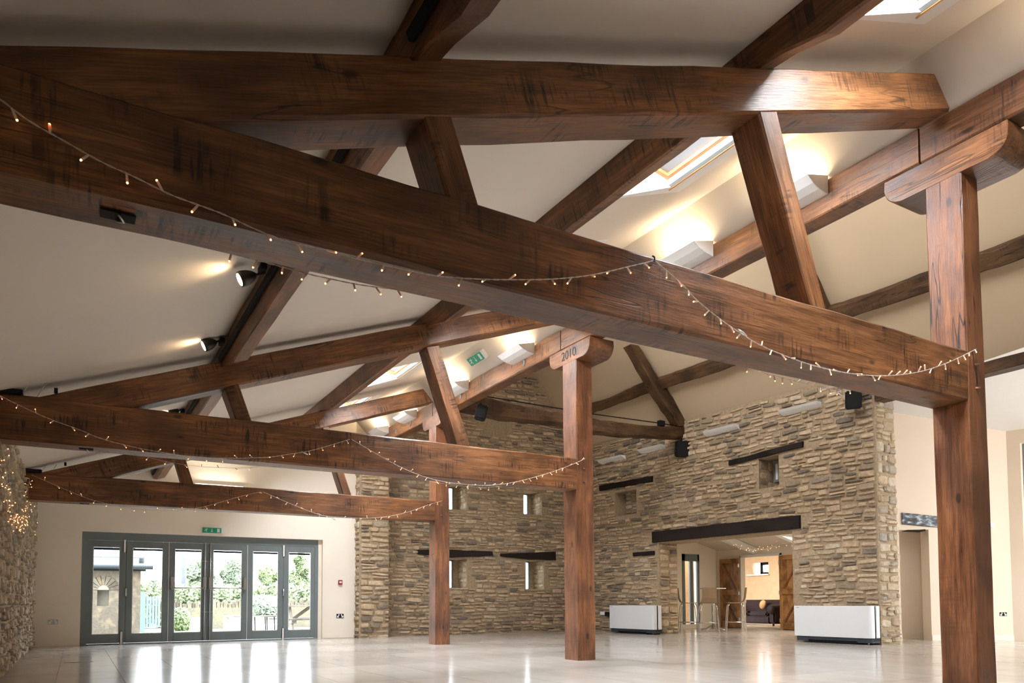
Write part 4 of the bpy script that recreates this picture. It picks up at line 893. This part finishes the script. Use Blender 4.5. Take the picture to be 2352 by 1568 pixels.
# ================================================================= GLAZED DOORS
FY = YW+.10
dt = thing('door_1', '', ''); del dt['label'], dt['category']; struct(dt)
xA, xB = at(191, 1350, 'Y', FY).x, at(730, 1350, 'Y', FY).x; ZH = DZ
boxes('outer_frame', [((DX0-.05, FY, 0), (xA+.07, FY+.1, ZH-.14)), ((xB-.07, FY, 0), (xB, FY+.1, ZH-.14)), ((DX0-.05, FY, ZH-.15), (xB+.05, FY+.1, ZH+.02)), ((xA, FY, -.01), (xB, FY+.12, .02))], GREYF, dt, .004)
struct(box('wall_reveal', (xB, FY-.02, 0), (DX1+.03, FY+.16, ZH+.05), PLA, None))
brk = [at(p_, 1350, 'Y', FY).x for p_ in (191, 289, 387, 476, 568, 651, 730)]
for i in range(6):
    x0, x1 = brk[i]+(.045 if i == 0 else .002), brk[i+1]-(.045 if i == 5 else .002); z0, z1 = .025, ZH-.155
    st_l, st_r = .105, .105
    dleaf = bpy.data.objects.new('door_leaf', None); COL.objects.link(dleaf); dleaf.parent = dt; dleaf.location = ((x0+x1)/2, FY, 0)
    yf = FY+.012+(.0 if i in (2, 3) else .0)
    boxes('leaf_frame', [((x0, yf, z0), (x0+st_l, yf+.06, z1)), ((x1-st_r, yf, z0), (x1, yf+.06, z1)), ((x0+st_l, yf, z1-.12), (x1-st_r, yf+.06, z1)), ((x0+st_l, yf, z0), (x1-st_r, yf+.06, z0+.17))], GREYF, dleaf, .003)
    box('glass_pane', (x0+st_l-.005, yf+.028, z0+.165), (x1-st_r+.005, yf+.034, z1-.115), GL, dleaf)
    box('trickle_blind', (x0+st_l+.01, yf+.038, z1-.175), (x1-st_r-.01, yf+.055, z1-.135), UNITB, dleaf)
    boxes('glazing_bead', [((x0+st_l, yf+.012, z0+.17), (x0+st_l+.012, yf+.028, z1-.12)), ((x1-st_r-.012, yf+.012, z0+.17), (x1-st_r, yf+.028, z1-.12)), ((x0+st_l, yf+.012, z1-.132), (x1-st_r, yf+.028, z1-.12)), ((x0+st_l, yf+.012, z0+.17), (x1-st_r, yf+.028, z0+.182))], WHITE, dleaf)
    if i in (2, 3):
        xm0, xm1 = x0-.0, x1-.0; zb_ = 1.08
        bar0, bar1 = (x0+.06, x1-.05) if i == 2 else (x0+.05, x1-.05)
        tube('panic_bar', [(bar0, yf-.07, zb_), (bar1, yf-.07, zb_)], .014, CHROME, dleaf, 8)
        for xx in (bar0, bar1): boxes('panic_bar_case', [((xx-.03, yf-.05, zb_-.0), (xx+.03, yf, zb_+.22))], STEEL, dleaf, .006); box('panic_bar_arm', (xx-.02, yf-.08, zb_-.03), (xx+.02, yf-.0, zb_+.03), STEEL, dleaf, .004)
        xv = bar1 if i == 2 else bar0
        tube('shoot_bolt', [(xv, yf-.03, .03), (xv, yf-.03, z1+.02)], .012, STEEL, dleaf, 8)
        for zz in (.6, 1.62): tube('bolt_guide', [(xv-.045, yf-.03, zz), (xv+.045, yf-.03, zz)], .006, STEEL, dleaf, 6)
for xx, zz in ((brk[1]-.03, z1-.10), (brk[1]-.06, .12), (brk[5]-.0, z1-.10), (brk[5]-.0, .12)):
    box('hinge_plate', (xx-.028, FY-.006, zz-.13), (xx+.028, FY+.014, zz+.13), WHITE, dt, .012)
for xx in (brk[1]-.0, brk[5]-.0): tube('handle_small', [(xx, FY-.012, .92), (xx, FY-.012, 1.07)], .018, STEEL, dt, 8)
for xx in (brk[1], brk[3], brk[5]): box('cover_strip', (xx-.012, FY+.03, .03), (xx+.012, FY+.08, z1), GREYF, dt)
for xx in (brk[2], brk[4]): box('door_seal', (xx-.005, FY+.004, .03), (xx+.005, FY+.02, z1), WHITE, dt)

# ================================================================= FAN HEATERS
def heater(a, b, label):
    ua, ub = ewu(ew(a, 1420, .3)), ewu(ew(b, 1420, .3)); t = thing('fan_heater', label, 'heater', ewp((ua+ub)/2, 0, .15), 'white fan heaters by the stone wall')
    u0, u1 = min(ua, ub), max(ua, ub); d = .30; z0, z1 = .115, .675
    def slab(nm, uu0, uu1, o0, o1, zz0, zz1, m_, rad=0):
        pts_ = [(uu0, o0), (uu1, o0), (uu1, o1)]
        if rad:
            for i in range(7): t_ = i*math.pi/12; pts_.append((uu0+rad-rad*math.sin(t_), o1-rad+rad*math.cos(t_)))
        else: pts_.append((uu0, o1))
        return prism(nm, [ewp(p_[0], zz0, p_[1]) for p_ in pts_], (0, 0, zz1-zz0), m_, t, .006)
    slab('front_panel', u0, u1, d*.62, d, z0, z1, UNITW, .08); slab('core', u0+.01, u1-.01, d*.48, d*.62, z0, z1-.006, BLACK); slab('back_panel', u0-.005, u1, d*.14, d*.48, z0, z1-.004, UNITW)
    slab('base', u0-.0, u1-.03, .03, d*.9, .055, z0, UNITB); slab('base_recess', u0+.3, u1-.3, .05, d*.8, .01, .06, BLACK)
    slab('foot', u0, u0+.28, .03, d*.92, .03, z0, UNITB); slab('foot', u1-.28, u1-.03, .03, d*.92, .03, z0, UNITB)
    for uu in (u0+.12, u1-.15): tube('levelling_foot', [ewp(uu, 0, .2), ewp(uu, .04, .2)], .018, STEEL, t, 8)
    box_ = [ewp(u1-.05, z1-.035, d+.001), ewp(u1-.11, z1-.035, d+.001), ewp(u1-.11, z1-.029, d+.001), ewp(u1-.05, z1-.029, d+.001)]; prism('badge', box_, EN*.001, BLACK, [c_ for c_ in t.children if c_.name.startswith('front_panel')][0])
heater(2001, 1824, 'larger white fan heater standing right of the wide opening')
heater(1501, 1400, 'smaller white fan heater standing left of the wide opening')

# ================================================================= LOUNGE BEYOND THE OPENING
LX, LY = 16.1, 15.7
dz = .0
struct(panel('wall_lounge', (0, LY, 0), (1, 0, 0), (0, 0, 1), (0, 1, 0), [12.3, at(1567, 1350, 'Y', LY).x, at(1606, 1350, 'Y', LY).x, LX+.12], [-.1, .12, 2.1, 4.2], lambda u, v: not (at(1567, 1350, 'Y', LY).x < u < at(1606, 1350, 'Y', LY).x and .12 < v < 2.1), .2, PLA))
dy0, dy1 = at(1795, 1400, 'X', LX).y, at(1705, 1400, 'X', LX).y
struct(panel('wall_lounge', (LX, 0, 0), (0, 1, 0), (0, 0, 1), (1, 0, 0), [9.45, dy0, dy1, LY], [-.1, 1.98, 4.2], lambda u, v: not (dy0 < u < dy1 and v < 1.98), .14, PLA))
struct(panel('wall_lounge', (12.75, 9.4, 0), (1, 0, 0), (0, 0, 1), (0, -1, 0), [0, 3.5], [-.1, 4.2], lambda u, v: True, .15, PLA))
struct(panel('wall_lounge', (20.4, 0, 0), (0, 1, 0), (0, 0, 1), (1, 0, 0), [10.4, at(1765, 1305, 'X', 20.4).y, at(1727, 1305, 'X', 20.4).y, 20], [-.1, at(1745, 1318, 'X', 20.4).z, at(1745, 1291, 'X', 20.4).z, 4.2], lambda u, v: not (at(1765, 1305, 'X', 20.4).y < u < at(1727, 1305, 'X', 20.4).y and at(1745, 1318, 'X', 20.4).z < v < at(1745, 1291, 'X', 20.4).z), .3, plain('tan_plaster', (.66, .46, .28), .9)))
for (y_, s_) in ((20.0, 1), (10.5, -1)): struct(box('wall_lounge', (LX+.14, y_, -.1), (20.6, y_+.1, 4.0), PLA))
struct(box('ceiling', (LX, 10.4, 2.75), (20.7, 20.2, 2.85), CEIL))
struct(prism('ceiling', [(12.55, 9.5, 3.15), (LX+.1, 9.5, 2.2), (LX+.1, 9.5, 2.3), (12.55, 9.5, 3.3)], (0, 6.3, 0), CEIL))
for i, yv in enumerate((10.6, 12.4, 14.2)):
    tag(prism('ceiling_beam', [(12.6, yv, 3.13), (LX, yv, 2.21), (LX, yv, 2.06), (12.6, yv, 2.94)], (0, .16, 0), WHITE), 'white painted beam crossing the lounge ceiling, %s' % ('on the right', 'in the middle', 'on the left')[i], 'beam', 'white lounge ceiling beams')
t = thing('window_14', '', ''); del t['label'], t['category']; struct(t)
y0, y1 = at(1765, 1305, 'X', 20.4).y, at(1737, 1305, 'X', 20.4).y; z0, z1 = at(1745, 1318, 'X', 20.4).z, at(1745, 1291, 'X', 20.4).z
boxes('window_frame', [((20.6, y0, z0), (20.65, y0+.09, z1)), ((20.6, y1-.09, z0), (20.65, y1, z1)), ((20.6, y0, z1-.09), (20.65, y1, z1)), ((20.6, y0, z0), (20.65, y1, z0+.07))], BLACK, t)
box('window_sill', (20.3, y0-.05, z0-.05), (20.62, y1+.35, z0), WHITE, t, .005); box('glass_pane', (20.63, y0+.05, z0+.05), (20.635, y1-.05, z1-.05), GL, t)
# grey glazed door in the lounge
t = thing('door_2', '', ''); del t['label'], t['category']; struct(t)
x0, x1 = at(1567, 1350, 'Y', LY).x, at(1606, 1350, 'Y', LY).x
boxes('door_frame', [((x0, LY-.02, .12), (x0+.1, LY+.06, 2.1)), ((x1-.07, LY-.02, .12), (x1, LY+.06, 2.1)), ((x0, LY-.02, 1.9), (x1, LY+.06, 2.1)), ((x0+.3, LY-.01, .12), (x0+.42, LY+.06, 1.9))], GREYF, t, .004)
box('glass_pane', (x0+.1, LY+.02, .12), (x1-.07, LY+.025, 1.9), GL, t); struct(box('wall_lounge', (x0-.3, LY+.9, -.1), (x1+1.2, LY+1.0, 2.4), plain('tan_plaster_2', (.62, .40, .22), .9)))
# ledged and braced oak doors
def oakdoor(P, dirv, W_, H, label, side):
    t = thing('oak_door', label, 'door', P); dv = Vector(dirv).normalized(); nv = Vector((dv.y, -dv.x, 0))*side
    def pb(nm, u0, u1, z0, z1, o0, o1, m_): return prism(nm, [P+dv*u0+nv*o0+Vector((0, 0, z0)), P+dv*u1+nv*o0+Vector((0, 0, z0)), P+dv*u1+nv*o0+Vector((0, 0, z1)), P+dv*u0+nv*o0+Vector((0, 0, z1))], nv*(o1-o0), m_, t, .002)
    for i in range(4): pb('board', .07+i*(W_-.14)/4+.003, .07+(i+1)*(W_-.14)/4-.003, .06, H-.06, 0, .02, W_DOOR)
    for a_, b_ in ((0, .085), (W_-.085, W_)): pb('stile', a_, b_, .02, H, .0, .045, W_DOOR)
    for a_, b_ in ((.02, .2), (H*.48, H*.48+.14), (H-.12, H)): pb('rail', .085, W_-.085, a_, b_, .0, .045, W_DOOR)
    for a_, b_ in ((.2, H*.48), (H*.48+.14, H-.12)):
        w2 = .07; q4 = [(.1, a_), (.1+w2, a_), (W_-.1, b_), (W_-.1-w2, b_)]
        prism('brace', [P+dv*u+nv*.018+Vector((0, 0, z)) for u, z in q4], nv*.02, W_OAK, t)
    for z in (.25, H*.5, H-.2): pb('hinge', -.015, .02, z-.05, z+.05, .0, .05, STEEL)
oakdoor(Vector((LX-.07, at(1706, 1400, 'X', LX).y+.02, 0)), (0, 1, 0), at(1662, 1400, 'X', LX).y-at(1706, 1400, 'X', LX).y, 1.96, 'left open ledged oak door folded against the lounge wall', -1)
oakdoor(Vector((LX-.07, dy0-.04, 0)), (0, -1, 0), .8, 1.96, 'right open ledged oak door beside the stone jamb', 1)
boxes('x', [], WHITE).name = 'x'; bpy.data.objects.remove(bpy.data.objects['x'])
struct(boxes('trim_2', [((LX-.03, dy0-.07, 0), (LX+.0, dy0, 2.03)), ((LX-.03, dy1, 0), (LX, dy1+.05, 2.03)), ((LX-.03, dy0-.07, 1.98), (LX, dy1+.05, 2.04))], WHITE))
# sofa
sp_ = at(1738, 1434, 'Z', 0); sp_ = Vector((18.9, 16.2, 0)); t = thing('sofa', 'dark brown leather sofa with rolled arms in the room beyond the oak doors', 'sofa', sp_)
pR, pL = at(1784, 1400, 'X', 18.4), at(1706, 1400, 'X', 18.4); yR, yL = pR.y, pL.y+.5
boxes('seat_base', [((18.3, yR+.2, .06), (19.2, yL, .30))], LEATHER, t, .04)
boxes('seat_cushion', [((18.28, yR+.28, .28), (18.95, (yR+yL)/2+.1, .44)), ((18.28, (yR+yL)/2+.12, .28), (18.95, yL-.1, .44))], LEATHER, t, .05)
boxes('backrest', [((18.9, yR+.12, .2), (19.2, yL, .80))], LEATHER, t, .1)
boxes('arm', [((18.3, yR, .06), (19.15, yR+.24, .5))], LEATHER, t, .05); tube('arm_roll', [(18.27, yR+.12, .50), (19.2, yR+.12, .5)], .145, LEATHER, t, 16)
tube('arm_roll', [(18.27, yL+.05, .50), (19.2, yL+.05, .5)], .145, LEATHER, t, 16)
for a in ((18.36, yR+.05), (18.36, yL-.1)): tube('leg', [(a[0], a[1]+.05, 0), (a[0], a[1]+.05, .07)], .03, BLACK, t)
cp_ = at(1752, 1388, 'X', 18.75); t = thing('cushion', 'tan cushion leaning on the dark leather sofa', 'cushion', cp_)
bm = bmesh.new(); bmesh.ops.create_uvsphere(bm, u_segments=16, v_segments=10, radius=.15); 
for v in bm.verts: v.co.x *= .35; v.co = Vector((v.co.x, v.co.y*.8, v.co.z)); v.co = Matrix.Rotation(.5, 3, 'X') @ v.co
for v in bm.verts: v.co += cp_
frombm('pad', bm, CUSH, t, True)
# stools and poseur table
def stool(P, rot, label, seat=.74, back=1.10, w_=.40):
    t = thing('bar_stool', label, 'bar stool', P, 'bar stools round the tall table'); M = Matrix.Translation(P) @ Matrix.Rotation(rot, 4, 'Z'); h = w_/2
    # seat shell: seat + curved back as one ply
    prof = [(-h, seat), (-h*.2, seat-.012), (h*.7, seat-.005), (h*.98, seat+.03), (h*1.12, seat+.10), (h*1.28, back)]
    vs_, fs_ = [], []
    for y_, z_ in prof:
        for s_ in (-1, 1): vs_.append(M @ Vector((s_*h*(.95 if z_ < seat+.05 else .86), y_, z_)))
    for y_, z_ in prof:
        for s_ in (-1, 1): vs_.append(M @ Vector((s_*h*(.95 if z_ < seat+.05 else .86), y_+(.018 if z_ > seat+.05 else 0), z_-(.018 if z_ < seat+.05 else 0))))
    n_ = len(prof)
    for i in range(n_-1): a = i*2; fs_ += [(a, a+1, a+3, a+2), (2*n_+a, 2*n_+a+2, 2*n_+a+3, 2*n_+a+1), (a, a+2, 2*n_+a+2, 2*n_+a), (a+1, 2*n_+a+1, 2*n_+a+3, a+3)]
    fs_ += [(0, 2*n_, 2*n_+1, 1), (2*n_-2, 2*n_-1, 4*n_-1, 4*n_-2)]
    mesh('seat_shell', vs_, fs_, TANSEAT, t)
    for sx in (-1, 1):
        for sy in (-1, 1): tube('leg', [M @ Vector((sx*h*.8, sy*h*.75, seat-.03)), M @ Vector((sx*h*.92, sy*h*.95, seat-.12)), M @ Vector((sx*h*1.12, sy*h*1.2, 0))], .012, CHROME, t, 6)
    z = .24; c4 = [M @ Vector((sx*h*1.05, sy*h*1.12, z)) for sx, sy in ((-1, -1), (1, -1), (1, 1), (-1, 1))]
    tubes('footrest', [([c4[i], c4[(i+1) % 4]], .008) for i in range(4)], CHROME, t, 5)
vdir = math.atan2(FW.y, FW.x)
def gz(px, py): p_ = at(px, py, 'Z', 0); return Vector((p_.x, p_.y, 0))
s2 = Vector((13.55, 13.75, 0)); tx = at(1628, 1451, 'Z', 0)
stool(gz(1627, 1452), math.radians(-36)+math.pi, 'bar stool with its tan back to the hall, in front of the tall table')
stool(gz(1690, 1450.5), math.radians(-36)-math.pi/2-.1, 'bar stool at the right of the tall table, seen from the side')
stool(gz(1582, 1450.5), math.radians(-36)+math.pi/2, 'bar stool left of the tall table, half hidden by the stone jamb')
tp = gz(1638, 1448.5); t = thing('poseur_table', 'tall round white table on a chrome column between the stools', 'table', tp)
tube('table_top', [tp+Vector((0, 0, 1.08)), tp+Vector((0, 0, 1.10))], .34, WHITE, t, 28); tube('column', [tp+Vector((0, 0, .05)), tp+Vector((0, 0, 1.08))], .03, CHROME, t, 10)
for a_ in range(4): d_ = Vector((math.cos(a_*math.pi/2+.3), math.sin(a_*math.pi/2+.3), 0)); tube('foot', [tp+Vector((0, 0, .16)), tp+d_*.15+Vector((0, 0, .08)), tp+d_*.36+Vector((0, 0, .015))], [.02, .016, .012], CHROME, t, 6)
for i, pts_ in enumerate((((1672, 1243), (1700, 1258), (1740, 1262), (1770, 1250), (1790, 1240)), ((1690, 1252), (1720, 1262), (1750, 1264), (1785, 1252), (1800, 1248)), ((1796, 1246), (1812, 1250), (1826, 1252)))):
    string([at(a_, b_, 'Y', 13.2-.25*i) for a_, b_ in pts_], ['fairy light loop across the lounge ceiling, upper one', 'fairy light loop across the lounge ceiling, lower one', 'fairy lights at the right of the lounge ceiling'][i], 'fairy lights in the lounge', .16, .0018, 1.3)
area('lounge_lamp', (14.9, 11.6, 2.35), (1.6, 1.6), 20, (1, .9, .76), (0, 0, -1)).data.shape = 'DISK'
area('sofa_room_lamp', (18.2, 16.4, 2.6), (1.6, 1.6), 20, (1, .78, .52), (0, 0, -1)).data.shape = 'DISK'

# ================================================================= GARDEN
struct(box('ground', (-40, YW+.5, -.25), (60, 90, -.03), PAVE))
tag(stuff(box('lawn', (-2, 22.5, -.03), (9, 24.4, -.015), GRASS)), 'strip of pale grass by the garden wall', 'grass')
Y2 = 21.0
PLG = plain('pale_niche_plaster', (.24, .22, .18), .9)
t = thing('outbuilding', 'stone outbuilding with arched niche and slate roof seen through the left doors', 'building', (-1, Y2, 0))
xe = at(322, 1400, 'Y', Y2).x; ez = at(300, 1303, 'Y', Y2).z
nx0, nx1 = at(223, 1370, 'Y', Y2).x, at(250, 1370, 'Y', Y2).x; nz0, nz1 = at(236, 1391, 'Y', Y2).z, at(236, 1345, 'Y', Y2).z
wb2 = panel('wall', (0, Y2, 0), (1, 0, 0), (0, 0, 1), (0, 1, 0), [-5, nx0, nx1, xe], [-.1, nz0, nz1-.1, ez], lambda u, v: not (nx0 < u < nx1 and nz0 < v < nz1-.1), .4, STX, t)
nich = [(nx0-.0, Y2+.25, nz0), (nx1, Y2+.25, nz0), (nx1, Y2+.25, nz1+.1), (nx0, Y2+.25, nz1+.1)]; prism('niche_back', nich, (0, .05, 0), PLG, t)
cxn = (nx0+nx1)/2; rn = (nx1-nx0)/2
for i in range(9):
    a_ = math.pi*(i+.5)/9; c_, s_ = math.cos(a_), math.sin(a_); da = math.pi/9*.42
    q4 = [(cxn+rn*math.cos(a_-da), nz1-.1+rn*math.sin(a_-da)), (cxn+(rn+.22)*math.cos(a_-da), nz1-.1+(rn+.22)*math.sin(a_-da)), (cxn+(rn+.22)*math.cos(a_+da), nz1-.1+(rn+.22)*math.sin(a_+da)), (cxn+rn*math.cos(a_+da), nz1-.1+rn*math.sin(a_+da))]
    prism('arch_stone', [(x, Y2-.03, z) for x, z in q4], (0, .2, 0), STX, t)
prism('niche_arch', [(cxn+rn*math.cos(math.pi*i/10), Y2-.012, nz1-.1+rn*math.sin(math.pi*i/10)) for i in range(11)], (0, .02, 0), PLG, t)
def obok(u, z): return z < ez-.03 and ((u-cxn)**2+(max(z-nz1+.1, 0))**2 > (rn+.24)**2 if z > nz1-.1 else not (nx0-.03 < u < nx1+.03 and z > nz0-.03)) and u < xe-.36
stones(t, (0, Y2, 0), (1, 0, 0), (0, -1, 0), -.4, xe, .0, ez, obok, STX, 71, hr=(.06, .12), wr=(.14, .4), limit=150)
stones(t, (0, Y2-.002, 0), (1, 0, 0), (0, -1, 0), xe-.34, xe-.0, .0, ez-.03, lambda u, z: True, BRICK, 72, hr=(.07, .075), wr=(.1, .22), proud=(.01, .014), limit=80, stag=0, name='brick')
rz = at(208, 1240, 'Y', Y2).z
for r_ in range(9):
    for c_ in range(9):
        x0 = -3.2+c_*.5+(.25 if r_ % 2 else 0); y0 = Y2-.28+r_*.3; z0 = ez+.03+r_*.21
        if x0 > xe-.1-.11*r_: continue
        mesh('slate', [(x0, y0, z0+.02), (min(x0+.49, xe+.2-.11*r_), y0, z0+.02), (min(x0+.49, xe+.2-.11*r_), y0+.32, z0+.225), (x0, y0+.32, z0+.225), (x0, y0, z0), (min(x0+.49, xe+.2-.11*r_), y0, z0)], [(0, 1, 2, 3), (4, 5, 1, 0)], SLATE, t)
tube('gutter', [(-5, Y2-.3, ez+.0), (xe+.25, Y2-.3, ez+.0)], .055, UNITB, t, 8); box('fascia', (-5, Y2-.2, ez-.09), (xe+.1, Y2, ez), BLACK, t)
fp = at(325, 1290, 'Y', 23.0); tag(tube('flue_pipe', [(fp.x, 23, ez+.2), (fp.x, 23, fp.z+.1), (fp.x, 23, fp.z+.16)], [.07, .07, .09], SLATE), 'grey metal flue rising behind the outbuilding roof', 'flue')
pp = at(420, 1390, 'Y', 28.3); ptp = at(420, 1279, 'Y', 28.3); tag(tube('telegraph_pole', [(pp.x, 28.3, 0), (pp.x, 28.3, ptp.z)], .09, SLATE), 'grey pole standing beyond the garden wall', 'pole')
Yg = 22.5; g0, g1 = at(335, 1400, 'Y', Yg), at(369, 1400, 'Y', Yg); gzt, gzb = at(350, 1369, 'Y', Yg).z, at(350, 1440, 'Y', Yg).z
t = thing('garden_gate', 'blue-grey boarded garden gate beside the outbuilding', 'gate', (g0.x, Yg, 0)); nb = 5; bwid = (g1.x-g0.x)/nb
for i in range(nb): box('board', (g0.x+i*bwid+.01, Yg, max(gzb, .02)), (g0.x+(i+1)*bwid-.01, Yg+.03, gzt), GATE, t)
box('post', (g0.x-.14, Yg, 0), (g0.x-.01, Yg+.1, gzt+.12), GATE, t); boxes('ledge', [((g0.x, Yg+.03, gzt-.2), (g1.x, Yg+.06, gzt-.1)), ((g0.x, Yg+.03, .25), (g1.x, Yg+.06, .35))], GATE, t)
Yw2 = 24.5; wz = at(560, 1386, 'Y', Yw2).z; w0 = at(395, 1400, 'Y', Yw2).x; w1 = at(760, 1400, 'Y', Yw2).x+1.5
t = thing('garden_wall', 'low pale stone garden wall with upright coping stones', 'wall', ((w0+w1)/2, Yw2, 0)); box('core', (w0-.2, Yw2, -.1), (w1, Yw2+.35, wz-.12), STX, t)
stones(t, (0, Yw2, 0), (1, 0, 0), (0, -1, 0), w0-.2, w1, .0, wz-.12, lambda u, z: True, STX, 73, hr=(.06, .13), wr=(.14, .5), limit=200)
u = w0; qq = random.Random(9)
while u < w1: wd = qq.uniform(.08, .16); hh = qq.uniform(.12, .3); prism('coping_stone', [(u, Yw2+.02, wz-.12), (u+wd*.9, Yw2+.02, wz-.12), (u+wd*.8, Yw2+.05, wz-.12+hh*.8), (u+wd*.4, Yw2+.05, wz-.12+hh), (u+.01, Yw2+.05, wz-.12+hh*.7)], (0, .25, 0), STX, t); u += wd
def leaves(name, blobs, n_, mat, parent, s=.07, seed=1):
    q_ = random.Random(seed); V, Fs = [], []; tot = sum(b[1][0]*b[1][2] for b in blobs)
    for (c_, rr) in blobs:
        for _ in range(int(n_*rr[0]*rr[2]/tot)):
            while True:
                d_ = Vector((q_.uniform(-1, 1), q_.uniform(-1, 1), q_.uniform(-1, 1)))
                if .25 < d_.length < 1: break
            p_ = Vector(c_)+Vector((d_.x*rr[0], d_.y*rr[1], d_.z*rr[2])); a_ = Vector((q_.uniform(-1, 1), q_.uniform(-1, 1), q_.uniform(-1, 1))).normalized(); b_ = a_.orthogonal().normalized(); e = s*q_.uniform(.6, 1.4); k = len(V)
            V += [p_-a_*e, p_+b_*e*.5, p_+a_*e, p_-b_*e*.5]; Fs.append((k, k+1, k+2, k+3))
    return stuff(mesh(name, V, Fs, mat, parent)) if parent else mesh(name, V, Fs, mat)
Yh = 27; hz = at(560, 1340, 'Y', Yh).z; h0, h1 = at(330, 1400, 'Y', Yh).x, at(760, 1400, 'Y', Yh).x+1
t = thing('hedge', 'long clipped green hedge behind the garden wall', 'hedge', ((h0+h1)/2, Yh, 0))
leaves('foliage', [((h0+i*(h1-h0)/14, Yh, hz*.5), ((h1-h0)/20, .7, hz*.53)) for i in range(15)], 16000, LEAF, t, .08, 3)
def tree(px, ty, by, D_, wpx, label, mat, n_=7000, seed=1, s=.13, shape=1):
    b_ = at(px, 1400, 'Y', D_); top = at(px, ty, 'Y', D_).z; r_ = wpx*(b_-CAM).length/F/2; q_ = random.Random(seed)
    t = thing('tree', label, 'tree', (b_.x, D_, 0), 'trees behind the hedge'); tube('trunk', [(b_.x, D_, -.1), (b_.x+.1, D_, top*.4), (b_.x, D_, top*.8)], [.2, .14, .05], BARK, t, 7)
    bl = [((b_.x+q_.uniform(-.55, .55)*r_, D_+q_.uniform(-.5, .5)*r_, top*.32+(top*.6)*q_.random()), (r_*q_.uniform(.3, .5), r_*.4, r_*q_.uniform(.3, .5))) for _ in range(9)]+[((b_.x, D_, top*.8), (r_*.4*shape, r_*.4, top*.2)), ((b_.x, D_, top*.5), (r_*.6, r_*.5, top*.22))]
    leaves('foliage', bl, n_, mat, t, s, seed)
tree(352, 1335, 0, 32, 60, 'low pale green tree beside the outbuilding corner', LEAF2, 5000, 4)
tree(455, 1293, 0, 42, 90, 'broad pale tree behind the hedge in the centre left', LEAF2, 9000, 5, .16)
tree(533, 1284, 0, 44, 75, 'round pale tree behind the hedge in the centre', LEAF2, 9000, 6, .16)
tree(618, 1300, 0, 29, 60, 'leafy green tree behind the hedge, fourth pane from the left', LEAF, 7000, 7, .09)
tree(690, 1265, 0, 30, 70, 'tall thin-topped green tree at the right end of the glazed doors', LEAF, 8000, 8, .09, .7)
t = thing('shrub', 'silvery rounded shrub in the white planter', 'shrub', at(608, 1395, 'Y', 22)); c_ = at(608, 1394, 'Y', 22.3)
leaves('foliage', [(c_, (.62, .45, .36))], 3500, LEAFW, t, .06, 12); tube('stem', [c_-Vector((0, 0, .5)), c_], .03, BARK, t, 6)
t = thing('planter', 'low white boarded planter box in the garden', 'planter', at(590, 1440, 'Y', 21.8)); a, b = at(527, 1414, 'Y', 21.8), at(640, 1414, 'Y', 21.8)
for i in range(4): z_ = .02+i*(a.z-.04)/4; box('board', (a.x, 21.8, z_+.006), (b.x, 21.84, z_+(a.z-.04)/4-.006), WHITE, t)
box('rim', (a.x-.03, 21.75, a.z-.04), (b.x+.03, 22.8, a.z), W_PALE, t); box('back', (a.x, 22.72, 0), (b.x, 22.76, a.z-.04), WHITE, t)
t = thing('trestle_table', 'small trestle table with thin dark legs outside the fifth pane', 'table', at(608, 1440, 'Y', 19.4)); yy = 19.4; a, b = at(580, 1414, 'Y', yy), at(634, 1414, 'Y', yy)
box('table_top', (a.x, yy-.05, a.z-.03), (b.x, yy+.5, a.z), W_PALE, t)
for px in (585, 609, 613, 630): p0 = at(px, 1416, 'Y', yy+.05); tube('leg', [(p0.x, yy+.05, a.z-.03), (p0.x+.01, yy+.02, -.03)], .014, BLACK, t, 6)
t = thing('picnic_bench', 'weathered grey wooden picnic bench outside the right-hand pane', 'bench', at(690, 1440, 'Y', 18.9)); yy = 18.9; a, b = at(640, 1390, 'Y', yy), at(745, 1390, 'Y', yy); zt_ = a.z; zs_ = at(690, 1420, 'Y', yy).z
for i in range(4): box('top_board', (a.x, yy+.2+i*.17, zt_-.035), (b.x+.4, yy+.35+i*.17, zt_), W_PALE, t)
for yv in (yy-.25, yy+1.05): box('seat_board', (a.x-.0, yv, zs_-.04), (b.x+.4, yv+.2, zs_), W_PALE, t)
for xv in (at(674, 1390, 'Y', yy).x,):
    rectbeam('leg', (xv-.04, yy-.1, 0), (xv-.04, yy+.35, zt_-.04), (.07, 0, 0), (0, .08, .02), W_PALE, t); rectbeam('leg', (xv-.04, yy+1.05, 0), (xv-.04, yy+.6, zt_-.04), (.07, 0, 0), (0, .08, .02), W_PALE, t)
    rectbeam('brace', (xv+.05, yy+.42, zs_-.1), (xv+.62, yy+.42, zt_-.04), (0, .08, 0), (-.05, 0, .06), W_PALE, t)
    box('cross_rail', (xv-.05, yy-.2, zs_-.12), (xv+.03, yy+1.2, zs_-.04), W_PALE, t)
for i, px in enumerate((437, 452)): p0 = at(px, 1440, 'Y', 23.6); tag(tube('garden_pot', [(p0.x, 23.6, 0), (p0.x, 23.6, .22), (p0.x, 23.6, .36)], [.12, .17, .19], WHITE, None, 14), 'white garden pot by the wall, %s of the pair' % ('left', 'right')[i], 'pot')
c_ = at(413, 1425, 'Y', 23.4); t = thing('shrub', 'small green bush at the foot of the garden wall', 'shrub', c_); leaves('foliage', [(c_, (.3, .3, .4))], 1500, LEAF, t, .05, 14); tube('stem', [Vector((c_.x, c_.y, 0)), c_], .02, BARK, t, 5)
